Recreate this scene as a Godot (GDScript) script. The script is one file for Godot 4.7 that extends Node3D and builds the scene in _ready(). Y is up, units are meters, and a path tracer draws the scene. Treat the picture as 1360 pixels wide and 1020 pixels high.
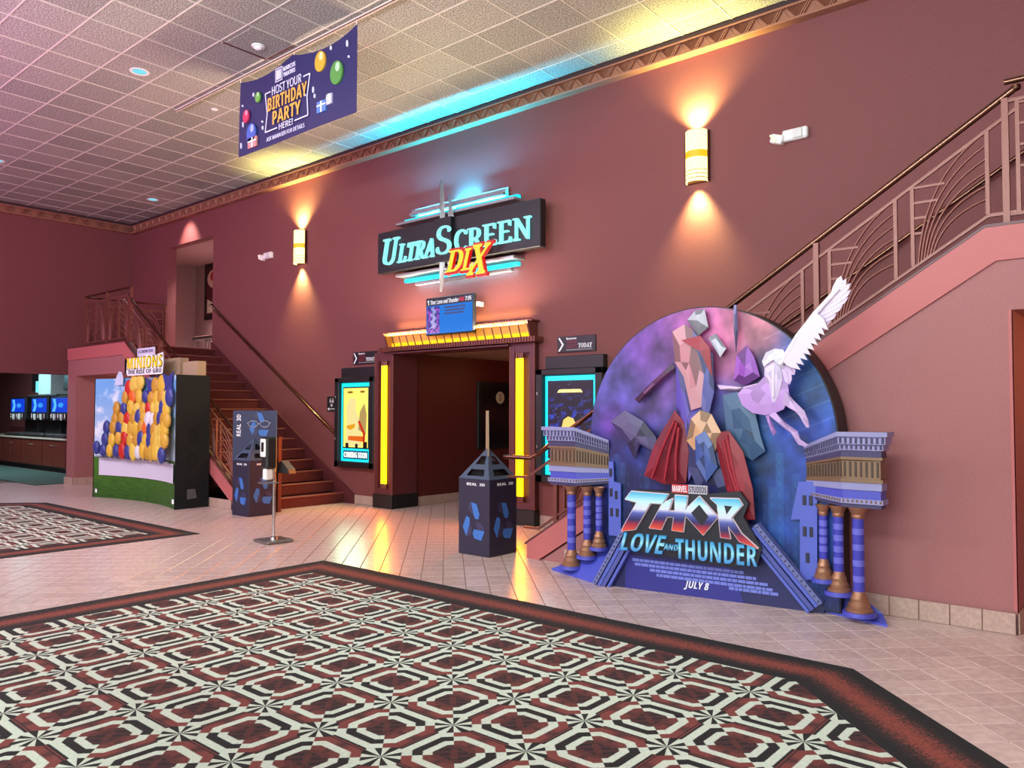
extends Node3D
# Cinema lobby. x runs along the long maroon wall, z points away from it, y is up; metres.

const HC := 5.92        # ceiling
const ZW := -8.27       # face of the long wall
const XL := -18.75      # face of the left wall
const XR := 2.8
const ZF := 6.0
const ZR := -6.39       # outer face of the right stair
const ZL := -6.5        # outer face of the left stair
const RUN := 0.283
const RISE := 0.175

class MB:
	var v := PackedVector3Array()
	var n := PackedVector3Array()
	var u := PackedVector2Array()
	var xf := Transform3D()
	func tn(a: Vector3, b: Vector3, c: Vector3, na: Vector3, nb: Vector3, nc: Vector3, ua := Vector2(), ub := Vector2(), uc := Vector2()) -> void:
		v.append(xf * a); v.append(xf * c); v.append(xf * b)
		n.append((xf.basis * na).normalized()); n.append((xf.basis * nc).normalized()); n.append((xf.basis * nb).normalized())
		u.append(ua); u.append(uc); u.append(ub)
	func t(a: Vector3, b: Vector3, c: Vector3, ua := Vector2(), ub := Vector2(), uc := Vector2()) -> void:
		var m := (b - a).cross(c - a).normalized()
		tn(a, b, c, m, m, m, ua, ub, uc)
	func q(a: Vector3, b: Vector3, c: Vector3, d: Vector3, ua := Vector2(0, 1), ub := Vector2(1, 1), uc := Vector2(1, 0), ud := Vector2(0, 0)) -> void:
		t(a, b, c, ua, ub, uc)
		t(a, c, d, ua, uc, ud)
	func tout(a: Vector3, b: Vector3, c: Vector3, o: Vector3, ua := Vector2(), ub := Vector2(), uc := Vector2()) -> void:
		if (b - a).cross(c - a).dot(o) < 0.0: t(a, c, b, ua, uc, ub)
		else: t(a, b, c, ua, ub, uc)
	func qout(a: Vector3, b: Vector3, c: Vector3, d: Vector3, o: Vector3) -> void:
		if (b - a).cross(c - a).dot(o) < 0.0: q(b, a, d, c)
		else: q(a, b, c, d)
	func box(c: Vector3, s: Vector3, bev := 0.0) -> MB:
		var h := s * 0.5
		var g := func(sg: Vector3, ax: int) -> Vector3:
			var p := Vector3()
			for i in 3:
				p[i] = c[i] + sg[i] * (h[i] if i == ax else h[i] - bev)
			return p
		for ax in 3:
			var i := (ax + 1) % 3
			var j := (ax + 2) % 3
			for s0: float in [-1.0, 1.0]:
				var pts: Array[Vector3] = []
				for e: Vector2 in [Vector2(-1, -1), Vector2(1, -1), Vector2(1, 1), Vector2(-1, 1)]:
					var sg := Vector3(); sg[ax] = s0; sg[i] = e.x; sg[j] = e.y
					pts.append(g.call(sg, ax))
				var o := Vector3(); o[ax] = s0
				qout(pts[0], pts[1], pts[2], pts[3], o)
			if bev > 0.0:
				for si: float in [-1.0, 1.0]:
					for sj: float in [-1.0, 1.0]:
						var lo := Vector3(); lo[i] = si; lo[j] = sj; lo[ax] = -1
						var hi := lo; hi[ax] = 1
						var o2 := Vector3(); o2[i] = si; o2[j] = sj
						qout(g.call(lo, i), g.call(hi, i), g.call(hi, j), g.call(lo, j), o2)
		if bev > 0.0:
			for k in 8:
				var sg := Vector3(1 if k & 1 else -1, 1 if k & 2 else -1, 1 if k & 4 else -1)
				tout(g.call(sg, 0), g.call(sg, 1), g.call(sg, 2), sg)
		return self
	func bb(a: Vector3, b: Vector3, bev := 0.0) -> MB:   # box between two corners
		return box((a + b) * 0.5, (b - a).abs(), bev)
	func prism(poly: PackedVector2Array, z0: float, z1: float) -> MB:  # outline in x, y; thickness along z; uv over the bounding box
		var lo := poly[0]
		var hi := poly[0]
		var area := 0.0
		for k in poly.size():
			lo = lo.min(poly[k]); hi = hi.max(poly[k])
			area += poly[k].cross(poly[(k + 1) % poly.size()])
		var sz := (hi - lo).max(Vector2(1e-5, 1e-5))
		var uv := func(p: Vector2) -> Vector2: return Vector2((p.x - lo.x) / sz.x, (hi.y - p.y) / sz.y)
		var ix := Geometry2D.triangulate_polygon(poly)
		for k in range(0, ix.size(), 3):
			var a := poly[ix[k]]
			var b := poly[ix[k + 1]]
			var c := poly[ix[k + 2]]
			tout(Vector3(a.x, a.y, z1), Vector3(b.x, b.y, z1), Vector3(c.x, c.y, z1), Vector3(0, 0, 1), uv.call(a), uv.call(b), uv.call(c))
			tout(Vector3(a.x, a.y, z0), Vector3(b.x, b.y, z0), Vector3(c.x, c.y, z0), Vector3(0, 0, -1), uv.call(a), uv.call(b), uv.call(c))
		for k in poly.size():
			var a := poly[k]
			var b := poly[(k + 1) % poly.size()]
			if area < 0.0:
				var s := a; a = b; b = s
			q(Vector3(a.x, a.y, z0), Vector3(b.x, b.y, z0), Vector3(b.x, b.y, z1), Vector3(a.x, a.y, z1), uv.call(a), uv.call(b), uv.call(b), uv.call(a))
		return self
	func lathe(prof: Array, seg := 16, at := Vector3(), a0 := 0.0, a1 := TAU) -> MB:   # prof: [r, y] from the bottom up
		for k in prof.size() - 1:
			var r0: float = prof[k][0]
			var y0: float = prof[k][1]
			var r1: float = prof[k + 1][0]
			var y1: float = prof[k + 1][1]
			var sl := Vector2(y1 - y0, r0 - r1).normalized()
			for s in seg:
				var t0 := a0 + (a1 - a0) * s / seg
				var t1 := a0 + (a1 - a0) * (s + 1) / seg
				var d0 := Vector3(cos(t0), 0, -sin(t0))
				var d1 := Vector3(cos(t1), 0, -sin(t1))
				var n0 := d0 * sl.x + Vector3(0, sl.y, 0)
				var n1 := d1 * sl.x + Vector3(0, sl.y, 0)
				var a := at + d0 * r0 + Vector3(0, y0, 0)
				var b := at + d1 * r0 + Vector3(0, y0, 0)
				var c := at + d1 * r1 + Vector3(0, y1, 0)
				var d := at + d0 * r1 + Vector3(0, y1, 0)
				if r0 > 1e-5: tn(a, b, c, n0, n1, n1)
				if r1 > 1e-5: tn(a, c, d, n0, n1, n0)
		return self
	func tube(p: Array, r: float, seg := 8) -> MB:
		var m := p.size()
		var rings := []
		var side := Vector3()
		for k in m:
			var dir: Vector3 = (p[mini(k + 1, m - 1)] - p[maxi(k - 1, 0)])
			dir = dir.normalized()
			if k == 0:
				side = dir.cross(Vector3.UP if absf(dir.y) < 0.9 else Vector3.RIGHT).normalized()
			else:
				side = (side - dir * side.dot(dir)).normalized()
			var up := side.cross(dir).normalized()
			var ring := []
			for s in seg:
				var a := TAU * s / seg
				ring.append(side * cos(a) + up * sin(a))
			rings.append(ring)
		for k in m - 1:
			for s in seg:
				var s2 := (s + 1) % seg
				var a: Vector3 = p[k] + rings[k][s] * r
				var b: Vector3 = p[k] + rings[k][s2] * r
				var c: Vector3 = p[k + 1] + rings[k + 1][s2] * r
				var d: Vector3 = p[k + 1] + rings[k + 1][s] * r
				tn(b, a, d, rings[k][s2], rings[k][s], rings[k + 1][s])
				tn(b, d, c, rings[k][s2], rings[k + 1][s], rings[k + 1][s2])
		for s in range(1, seg - 1):
			t(p[0] + rings[0][0] * r, p[0] + rings[0][s + 1] * r, p[0] + rings[0][s] * r)
			t(p[m - 1] + rings[m - 1][0] * r, p[m - 1] + rings[m - 1][s] * r, p[m - 1] + rings[m - 1][s + 1] * r)
		return self
	func strip(p: Array, w: Vector3, h: Vector3) -> MB:    # rectangular bar along points, half sizes w and h fixed in space
		for k in p.size() - 1:
			var a: Vector3 = p[k]
			var b: Vector3 = p[k + 1]
			var e := [[w, h], [h, -w], [-w, -h], [-h, w]]
			for s: Array in e:
				var f: Vector3 = s[0]
				var g: Vector3 = s[1]
				qout(a + f - g, b + f - g, b + f + g, a + f + g, f)
			if k == 0: qout(a - w - h, a + w - h, a + w + h, a - w + h, a - b)
			if k == p.size() - 2: qout(b - w - h, b + w - h, b + w + h, b - w + h, b - a)
		return self
	func mesh() -> ArrayMesh:
		var arr := []
		arr.resize(Mesh.ARRAY_MAX)
		arr[Mesh.ARRAY_VERTEX] = v
		arr[Mesh.ARRAY_NORMAL] = n
		arr[Mesh.ARRAY_TEX_UV] = u
		var am := ArrayMesh.new()
		am.add_surface_from_arrays(Mesh.PRIMITIVE_TRIANGLES, arr)
		return am

var taken := {}
var M := {}
var fonts := {}

func numbered(called: String) -> String:
	var k: int = taken.get(called, 0)
	taken[called] = k + 1
	return called if k == 0 else "%s_%03d" % [called, k]

func tag(o: Node3D, label: String, category: String, group := "", kind := "") -> Node3D:
	o.set_meta("label", label)
	o.set_meta("category", category)
	if group: o.set_meta("group", group)
	if kind: o.set_meta("kind", kind)
	return o

func thing(called: String, label: String, category: String, at := Vector3(), group := "") -> Node3D:
	var o := Node3D.new()
	o.name = numbered(called)
	add_child(o)
	o.position = at
	return tag(o, label, category, group)

func put(parent: Node3D, called: String, mesh: Mesh, mat: Material, at := Vector3()) -> MeshInstance3D:
	var o := MeshInstance3D.new()
	o.mesh = mesh
	o.material_override = mat
	o.position = at
	if parent == self:
		o.name = numbered(called)
		add_child(o)
	else:
		o.name = called
		parent.add_child(o, true)
	return o

func part(parent: Node3D, called: String, mb: MB, mat: Material, label := "") -> MeshInstance3D:   # mb is in the parent's axes
	var o := put(parent, called, mb.mesh(), mat)
	if label: o.set_meta("label", label)
	return o

func struct(called: String, mb: MB, mat: Material) -> MeshInstance3D:
	var o := put(self, called, mb.mesh(), mat)
	o.set_meta("kind", "structure")
	return o

func stuff(o: Node3D) -> Node3D:
	o.set_meta("kind", "stuff")
	return o

func copy(src: Node3D, called: String, at: Vector3, label: String, group := "") -> Node3D:
	var c: Node3D = src.duplicate()
	c.name = numbered(called)
	add_child(c)
	c.position = at
	c.set_meta("label", label)
	if group: c.set_meta("group", group)
	return c

func V(x: float, y: float, z: float) -> Vector3: return Vector3(x, y, z)

func poly(a: Array) -> PackedVector2Array:
	var p := PackedVector2Array()
	for k in range(0, a.size(), 2): p.append(Vector2(a[k], a[k + 1]))
	return p

func ellipse(cx: float, cy: float, rx: float, ry: float, seg := 16) -> PackedVector2Array:
	var p := PackedVector2Array()
	for k in seg: p.append(Vector2(cx + rx * cos(TAU * k / seg), cy + ry * sin(TAU * k / seg)))
	return p

func rect(x0: float, y0: float, x1: float, y1: float) -> PackedVector2Array:
	return poly([x0, y0, x1, y0, x1, y1, x0, y1])

func font(kind: String) -> SystemFont:
	if not fonts.has(kind):
		var f := SystemFont.new()
		f.font_names = PackedStringArray(["Droid Serif" if kind.begins_with("serif") else "Droid Sans"])
		f.font_weight = 700 if kind.ends_with("bold") else 400
		fonts[kind] = f
	return fonts[kind]

# Lettering as thin geometry: fitted to the box x0..x1, y0..y1 with its back at z. «slope» lifts it along x, «shear» slants it.
func text(parent: Node3D, called: String, words: String, kind: String, x0: float, y0: float, x1: float, y1: float, z: float, mat: Material, depth := 0.004, slope := 0.0, shear := 0.0, step := 2.0) -> MeshInstance3D:
	var tm := TextMesh.new()
	tm.text = words
	tm.font = font(kind)
	tm.font_size = 48
	tm.pixel_size = 0.01
	tm.curve_step = step
	tm.depth = 0.1
	var arr := tm.get_mesh_arrays()
	var vs: PackedVector3Array = arr[Mesh.ARRAY_VERTEX]
	var ns: PackedVector3Array = arr[Mesh.ARRAY_NORMAL]
	var us := PackedVector2Array()
	us.resize(vs.size())
	var lo := vs[0]
	var hi := vs[0]
	for p in vs:
		lo = lo.min(p); hi = hi.max(p)
	var sx := (x1 - x0 - shear * (y1 - y0)) / (hi.x - lo.x)
	var sy := (y1 - y0) / (hi.y - lo.y)
	for k in vs.size():
		var p := vs[k]
		var y := (p.y - lo.y) * sy
		var x := (p.x - lo.x) * sx + shear * y
		us[k] = Vector2((p.x - lo.x) / (hi.x - lo.x), (hi.y - p.y) / (hi.y - lo.y))
		vs[k] = Vector3(x0 + x, y0 + y + slope * x, z + (depth if p.z > 0.0 else 0.0))
	arr[Mesh.ARRAY_VERTEX] = vs
	arr[Mesh.ARRAY_NORMAL] = ns
	arr[Mesh.ARRAY_TEX_UV] = us
	arr[Mesh.ARRAY_TANGENT] = null
	arr[Mesh.ARRAY_TEX_UV2] = null
	var am := ArrayMesh.new()
	am.add_surface_from_arrays(Mesh.PRIMITIVE_TRIANGLES, arr)
	return put(parent, called, am, mat)

func img(w: int, h: int, f: Callable) -> ImageTexture:
	var b := PackedByteArray()
	b.resize(w * h * 3)
	var k := 0
	for y in h:
		for x in w:
			var c: Color = f.call(x, y)
			b[k] = clampi(int(c.r * 255.0), 0, 255); b[k + 1] = clampi(int(c.g * 255.0), 0, 255); b[k + 2] = clampi(int(c.b * 255.0), 0, 255)
			k += 3
	return ImageTexture.create_from_image(Image.create_from_data(w, h, false, Image.FORMAT_RGB8, b))

func noise(seed_: int, freq: float, oct := 3) -> FastNoiseLite:
	var f := FastNoiseLite.new()
	f.seed = seed_
	f.noise_type = FastNoiseLite.TYPE_SIMPLEX_SMOOTH
	f.frequency = freq
	f.fractal_octaves = oct
	return f

func ntex(seed_: int, freq: float, c0: Color, c1: Color, size := 256, oct := 4) -> NoiseTexture2D:
	var g := Gradient.new()
	g.set_color(0, c0); g.set_color(1, c1)
	g.set_offset(0, 0.25); g.set_offset(1, 0.75)
	var t := NoiseTexture2D.new()
	t.width = size; t.height = size
	t.seamless = true
	t.noise = noise(seed_, freq, oct)
	t.color_ramp = g
	return t

func mat(c: Color, rough := 0.6, metal := 0.0) -> StandardMaterial3D:
	var m := StandardMaterial3D.new()
	m.albedo_color = c
	m.roughness = rough
	m.metallic = metal
	return m

func rgb(r: int, g: int, b: int) -> Color: return Color(r / 255.0, g / 255.0, b / 255.0)

# a base colour with fine mottling and relief laid over it in world space
func mottled(c: Color, rough: float, seed_: int, per_m: float, amount: float, bump := 0.0) -> StandardMaterial3D:
	var m := mat(Color.WHITE, rough)
	m.albedo_texture = ntex(seed_, 0.06, c.darkened(amount), c.lightened(amount * 0.6))
	m.uv1_triplanar = true
	m.uv1_world_triplanar = true
	m.uv1_scale = Vector3.ONE * per_m
	if bump > 0.0:
		m.heightmap_enabled = true
		m.heightmap_texture = ntex(seed_ + 1, 0.12, Color.BLACK, Color.WHITE)
		m.heightmap_scale = bump
	return m

func glow(c: Color, e: float) -> StandardMaterial3D:
	var m := mat(c * 0.25, 0.4)
	m.emission_enabled = true
	m.emission = c
	m.emission_energy_multiplier = e
	return m

func printed(t: Texture2D, rough := 0.5) -> StandardMaterial3D:
	var m := mat(Color.WHITE, rough)
	m.albedo_texture = t
	return m

func area(called: String, at: Vector3, look: Vector3, sx: float, sy: float, c: Color, e: float) -> void:
	var l := AreaLight3D.new()
	l.name = numbered(called)
	l.area_size = Vector2(sx, sy)
	l.light_color = c
	l.light_energy = e
	l.shadow_enabled = true
	add_child(l)
	l.look_at_from_position(at, at + look, Vector3.UP if absf(look.y) < 0.9 * look.length() else Vector3.BACK)
	l.set("area_range", 40.0)

func spot(called: String, at: Vector3, look: Vector3, ang: float, c: Color, e: float, size := 0.03, soft := 0.6) -> void:
	var l := SpotLight3D.new()
	l.name = numbered(called)
	l.spot_angle = ang
	l.spot_angle_attenuation = soft
	l.spot_range = 40.0
	l.spot_attenuation = 2.0
	l.light_color = c
	l.light_energy = e
	l.light_size = size
	l.shadow_enabled = true
	add_child(l)
	l.look_at_from_position(at, at + look, Vector3.UP if absf(look.y) < 0.9 * look.length() else Vector3.RIGHT)

func omni(called: String, at: Vector3, c: Color, e: float, size := 0.05) -> void:
	var l := OmniLight3D.new()
	l.name = numbered(called)
	l.omni_range = 40.0
	l.omni_attenuation = 2.0
	l.light_color = c
	l.light_energy = e
	l.light_size = size
	l.shadow_enabled = true
	add_child(l)
	l.position = at

func _ready() -> void:
	# --- camera, sky, lights, exposure -------------------------------------------------
	var cam := Camera3D.new()
	cam.name = "camera"
	cam.fov = rad_to_deg(2.0 * atan(510.0 / 1037.9))
	cam.position = V(0, 1.535, 0)
	cam.rotation_degrees = V(1.9956, 40.237, 0.0868)
	cam.near = 0.05
	cam.far = 100.0
	add_child(cam)
	cam.current = true
	var env := Environment.new()
	env.background_mode = Environment.BG_COLOR
	env.background_color = Color(0.02, 0.02, 0.025)
	env.tonemap_mode = Environment.TONE_MAPPER_LINEAR
	env.tonemap_exposure = 1.0
	env.sdfgi_enabled = true
	env.ssao_enabled = true
	env.ssil_enabled = true
	var we := WorldEnvironment.new()
	we.name = "world_environment"
	we.environment = env
	add_child(we)
	# added fill lights from unseen sources: white behind the camera, pink at left
	area("front_fill_light", V(-3.0, 2.6, 5.7), V(0, 0.0, -1), 7.0, 3.6, Color(0.92, 1.0, 1.0), 42.0)
	area("pink_fill_light", V(-13.0, 3.0, 5.7), V(0.15, 0.1, -1), 5.0, 1.6, Color(1.0, 0.78, 0.95), 28.0)
	area("pink_up_fill", V(-12.5, 3.6, 1.0), V(-0.1, 1, -0.35), 9.0, 0.6, Color(0.95, 0.50, 1.0), 72.0)
	area("right_fill_light", V(2.2, 2.4, -0.5), V(-0.35, 0.1, -1), 2.0, 2.0, Color(0.98, 0.92, 1.0), 13.0)
	area("up_fill_light", V(-3.0, 3.8, 0.5), V(0, 1, -0.6), 8.0, 0.5, Color(0.84, 0.97, 1.0), 125.0)
	area("overhead_fill_light", V(-3.0, 5.84, 1.5), V(0, -1, -0.15), 7.0, 2.0, Color(0.92, 1.0, 0.99), 102.0)
	area("overhead_fill_light", V(-12.0, 5.84, 1.0), V(0, -1, -0.25), 7.0, 2.0, Color(0.98, 0.95, 1.0), 108.0)
	materials()
	build_shell()
	build_fill_fittings()
	build_ceiling()
	build_floor()
	build_stairs()
	build_portal()
	build_sign()
	build_wall_things()
	build_arch_display()
	build_balloon_display()
	build_bins()
	build_soda()
	build_banner()

func materials() -> void:
	M.wall = mottled(rgb(121, 62, 60), 0.75, 11, 2.6, 0.025, 0.04)
	M.vinyl = mottled(rgb(162, 100, 99), 0.7, 13, 4.5, 0.04, 0.05)
	M.salmon = mat(rgb(182, 97, 95), 0.6)
	M.upper_wall = mottled(rgb(166, 134, 132), 0.75, 15, 2.0, 0.06)
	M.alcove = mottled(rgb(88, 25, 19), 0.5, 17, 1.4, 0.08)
	M.maroon_trim = mat(rgb(92, 40, 44), 0.45)
	M.crown = mat(rgb(168, 112, 88), 0.42, 0.25)
	M.crown_shaded = mat(rgb(58, 30, 32), 0.7)  # maroon darkened so the colour carries the shade on the fascia
	M.ceiling_slab = mat(rgb(110, 96, 90), 0.9)
	M.tee = mat(rgb(204, 190, 174), 0.6)
	for k in 3:
		var c: Color = [rgb(170, 160, 144), rgb(162, 153, 138), rgb(176, 165, 149)][k]
		var m := mat(Color.WHITE, 0.95)
		m.albedo_texture = ntex(21 + k, 0.055, c.darkened(0.30), c.lightened(0.17), 512, 5)
		m.uv1_triplanar = true
		m.uv1_world_triplanar = true
		m.uv1_scale = Vector3.ONE * 1.6
		(m.albedo_texture as NoiseTexture2D).color_ramp.set_offset(0, 0.36)
		(m.albedo_texture as NoiseTexture2D).color_ramp.set_offset(1, 0.64)
		M["ceil%d" % k] = m
		var f := mat(Color.WHITE, 0.27)
		var d: Color = [rgb(206, 176, 168), rgb(200, 170, 163), rgb(211, 181, 173)][k]
		f.albedo_texture = ntex(31 + k, 0.03, d.darkened(0.05), d.lightened(0.04))
		f.uv1_triplanar = true
		f.uv1_world_triplanar = true
		f.uv1_scale = Vector3.ONE * 1.7
		f.heightmap_enabled = true
		f.heightmap_texture = ntex(41 + k, 0.02, Color.BLACK, Color.WHITE, 256, 2)
		f.heightmap_scale = 0.012
		M["tile%d" % k] = f
	M.base_tile = mottled(rgb(188, 154, 140), 0.45, 51, 1.5, 0.06)
	M.grout = mat(rgb(98, 72, 66), 0.9)
	M.silver = mat(rgb(158, 154, 156), 0.35, 0.5)
	M.matt_black = mat(rgb(10, 9, 11), 0.85)
	M.copper = mat(rgb(120, 66, 56), 0.4, 0.3)
	M.bronze = mat(rgb(112, 74, 60), 0.16, 0.9)
	M.chrome = mat(rgb(200, 196, 194), 0.18, 1.0)
	M.steel = mat(rgb(150, 146, 144), 0.35, 0.9)
	M.black = mat(rgb(24, 22, 24), 0.45)
	M.black_gloss = mat(rgb(13, 12, 14), 0.45)
	M.white = mat(rgb(232, 226, 220), 0.5)
	M.print_white = mat(rgb(240, 238, 240), 0.6)
	M.stair_carpet = mottled(rgb(98, 26, 22), 0.95, 55, 4.0, 0.15)
	M.nosing = mat(rgb(128, 62, 52), 0.6)
	M.neon_yellow = glow(Color(1.0, 0.78, 0.02), 2.6)
	M.neon_cyan = glow(Color(0.06, 0.82, 0.88), 1.5)
	M.sign_cyan = glow(Color(0.56, 0.94, 0.95), 1.15)
	M.lit_white = glow(Color(1.0, 0.98, 0.92), 1.6)
	M.navy = mat(rgb(38, 34, 56), 0.55)
	M.bin_blue = mat(rgb(58, 112, 188), 0.5)
	M.arrow_fold = mat(rgb(56, 52, 84), 0.5)
	M.em_lens = mat(rgb(252, 246, 206), 0.2)
	M.slate = mat(rgb(66, 78, 100), 0.55)
	M.card = mat(rgb(168, 140, 112), 0.8)

func build_fill_fittings() -> void:
	# added glowing fittings, unseen, one for each fill light behind the camera
	var gw := glow(Color(0.92, 1.0, 1.0), 0.8)
	var w := struct("added_window_1", MB.new().bb(V(-6.6, 0.7, ZF - 0.06), V(0.6, 0.78, ZF)).bb(V(-6.6, 4.42, ZF - 0.06), V(0.6, 4.5, ZF)), M.black)  # invented window, stands unseen to carry the front fill
	for k in 6: part(w, "pane", MB.new().bb(V(-6.5 + 1.17 * k, 0.8, ZF - 0.03), V(-5.38 + 1.17 * k, 4.4, ZF - 0.01)), gw)
	for k in 2:
		var x: float = [-3.0, -12.0][k]
		var z: float = [1.5, 1.0][k]
		var o := thing("added_ceiling_panel", ["added unseen ceiling fill panel above the large carpet", "added unseen ceiling fill panel above the smaller carpet"][k], "ceiling light", V(x, HC, z), "added ceiling fill panels")  # added lamp panels, unseen, that brighten the floor
		part(o, "housing", MB.new().bb(V(-3.6, -0.04, -1.1), V(3.6, 0.0, 1.1)), M.white)
		part(o, "diffuser", MB.new().bb(V(-3.5, -0.05, -1.0), V(3.5, -0.04, 1.0)), gw)
	for k in 2:
		var x: float = [-3.0, -12.5][k]
		var at := V(x, [3.72, 3.52][k], [0.5, 1.0][k])
		var o := thing("added_uplight_trough", ["added unseen uplight trough above the large carpet", "added unseen pink uplight trough above the smaller carpet"][k], "uplight", at, "added uplight troughs")  # invented troughs, unseen, that wash the ceiling
		part(o, "trough", MB.new().bb(V(-4.5, -0.08, -0.32), V(4.5, 0.0, 0.32), 0.01), M.black)
		part(o, "lamp_strip", MB.new().bb(V(-4.4, 0.0, -0.28), V(4.4, 0.02, 0.28)), gw if k == 0 else glow(Color(0.98, 0.58, 1.0), 0.8))
		for sx: float in [-4.0, 4.0]: part(o, "hanger", MB.new().tube([V(sx, 0, 0), V(sx, HC - at.y, 0)], 0.01, 6), M.black)
	var ps := thing("added_pink_panel", "added pink fill panel on the front wall, unseen behind the camera", "fill panel", V(-13.0, 3.0, ZF - 0.03))  # added glowing panel, unseen carrier of the pink fill
	part(ps, "housing", MB.new().bb(V(-2.6, -0.9, -0.12), V(2.6, 0.9, 0.0)), M.black)
	part(ps, "lit_face", MB.new().bb(V(-2.5, -0.8, -0.14), V(2.5, 0.8, -0.12)), glow(Color(1.0, 0.78, 0.95), 0.8))
	var rs := thing("added_fill_panel", "added square fill panel standing unseen on the right side of the lobby", "light panel", V(2.2, 0, -0.5))  # invented standing panel, unseen, to brighten the right side
	rs.rotation.y = atan2(0.35, 1.0)
	part(rs, "stand", MB.new().bb(V(-0.06, 0, 0.05), V(0.06, 1.4, 0.15)).bb(V(-0.5, 0, -0.2), V(0.5, 0.04, 0.4)), M.black)
	part(rs, "lit_face", MB.new().bb(V(-1.0, 1.4, 0.04), V(1.0, 3.4, 0.06)), gw)

func build_shell() -> void:
	# long wall with the stair-head opening and the auditorium entrance
	var w := MB.new()
	var b := ZW - 0.2
	var yt := 6.1
	w.bb(V(XL - 0.2, 0, b), V(-17.07, yt, ZW))
	w.bb(V(-17.07, 0, b), V(-15.1, 2.8, ZW))
	w.bb(V(-17.07, 5.17, b), V(-15.1, yt, ZW))
	w.bb(V(-15.1, 0, b), V(-9.4, yt, ZW))
	w.bb(V(-9.4, 2.45, b), V(-6.93, yt, ZW))
	w.bb(V(-6.93, 0, b), V(XR + 0.2, yt, ZW))
	struct("wall_back", w, M.wall)
	w = MB.new()
	w.bb(V(XL - 0.2, 2.33, ZW), V(XL, yt, ZF + 0.2))
	w.bb(V(XL - 0.2, 0, -3.0), V(XL, 2.33, ZF + 0.2))
	struct("wall_left", w, M.wall)
	struct("wall_right", MB.new().bb(V(XR, 0, ZW), V(XR + 0.2, yt, ZF + 0.2)), M.wall)
	struct("wall_front", MB.new().bb(V(XL, 0, ZF), V(XR, yt, ZF + 0.2)), M.wall)
	# drinks nook beyond the left wall
	w = MB.new()
	w.bb(V(-28.2, 0, ZW - 0.2), V(XL - 0.2, 3.0, ZW))
	w.bb(V(-28.4, 0, ZW), V(-28.2, 3.0, -3.0))
	w.bb(V(-28.2, 0, -3.0), V(XL - 0.2, 3.0, -2.8))
	w.bb(V(-28.2, 2.9, ZW), V(XL - 0.2, 3.0, -3.0))
	struct("wall_nook", w, M.wall)
	# upstairs corridor behind the stair-head opening
	w = MB.new()
	w.bb(V(-19.3, 2.8, -10.3), V(-14.6, 5.4, -10.1))
	w.bb(V(-19.5, 2.8, -10.3), V(-19.3, 5.4, b))
	w.bb(V(-14.6, 2.8, -10.3), V(-14.4, 5.4, b))
	w.bb(V(-19.3, 5.25, -10.1), V(-14.6, 5.4, b))
	w.bb(V(-19.3, 2.6, -10.1), V(-14.6, 2.8, b))
	struct("wall_corridor", w, M.upper_wall)
	# entrance recess
	w = MB.new()
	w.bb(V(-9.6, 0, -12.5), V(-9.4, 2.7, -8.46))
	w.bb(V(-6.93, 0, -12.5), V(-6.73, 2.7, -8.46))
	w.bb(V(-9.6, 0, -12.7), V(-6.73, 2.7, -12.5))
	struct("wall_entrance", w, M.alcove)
	struct("ceiling_entrance", MB.new().bb(V(-9.6, 2.46, -12.5), V(-6.73, 2.6, -8.3)), mat(rgb(150, 118, 92), 0.8))
	# crown moulding: fascia, lip, bottom bead, and one fan per foot
	var t := MB.new()
	t.bb(V(XL, 5.70, ZW), V(XR, 5.92, -8.19))
	t.bb(V(XL, 5.695, -8.21), V(XR, 5.722, -8.135), 0.006)
	t.bb(V(XL, 5.845, -8.21), V(XR, 5.868, -8.13), 0.006)
	var c1 := struct("trim_1", t, M.crown)
	part(c1, "fascia", MB.new().bb(V(XL, 5.868, -8.2), V(XR, 5.92, -8.14)), M.crown_shaded)
	t = MB.new()
	t.bb(V(XL, 5.70, -8.19), V(-18.67, 5.92, ZF))
	t.bb(V(-18.69, 5.695, -8.19), V(-18.615, 5.722, ZF), 0.006)
	t.bb(V(-18.69, 5.845, -8.19), V(-18.61, 5.868, ZF), 0.006)
	var c2 := struct("trim_2", t, M.crown)
	part(c2, "fascia", MB.new().bb(V(-18.68, 5.868, -8.19), V(-18.62, 5.92, ZF)), M.crown_shaded)
	var fan := crown_fan()
	var k := 0
	while true:
		var x := -2.35 - 0.3045 * k
		if x < XL + 0.15: break
		put(c1, "crown_fan", fan, M.crown, V(x, 5.72, -8.19))
		k += 1
	for j in 18:
		var o := put(c2, "crown_fan", fan, M.crown, V(-18.67, 5.72, -8.02 + 0.3045 * j))
		o.rotation.y = PI / 2
	# tile baseboards
	baseboard("baseboard_back", [[V(-10.42, 0, ZW), V(-9.80, 0, ZW)], [V(-6.5, 0, ZW), V(-5.3, 0, ZW)]])
	baseboard("baseboard_entrance", [[V(-9.4, 0, -12.3), V(-9.4, 0, -8.70)], [V(-9.4, 0, -12.5), V(-6.93, 0, -12.5)]])
	baseboard("baseboard_right", [[V(-0.85 - 0.2032 * 19, 0, ZR), V(-0.856, 0, ZR)], [V(-0.85, 0, ZR), V(-0.85, 0, ZW)]])
	baseboard("baseboard_left", [[V(-15.05, 0, ZL), V(-11.2, 0, ZL)], [V(-17.8, 0, ZL), V(-17.35, 0, ZL)], [V(-17.35, 0, ZL), V(-17.35, 0, -8.2)]])

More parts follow.
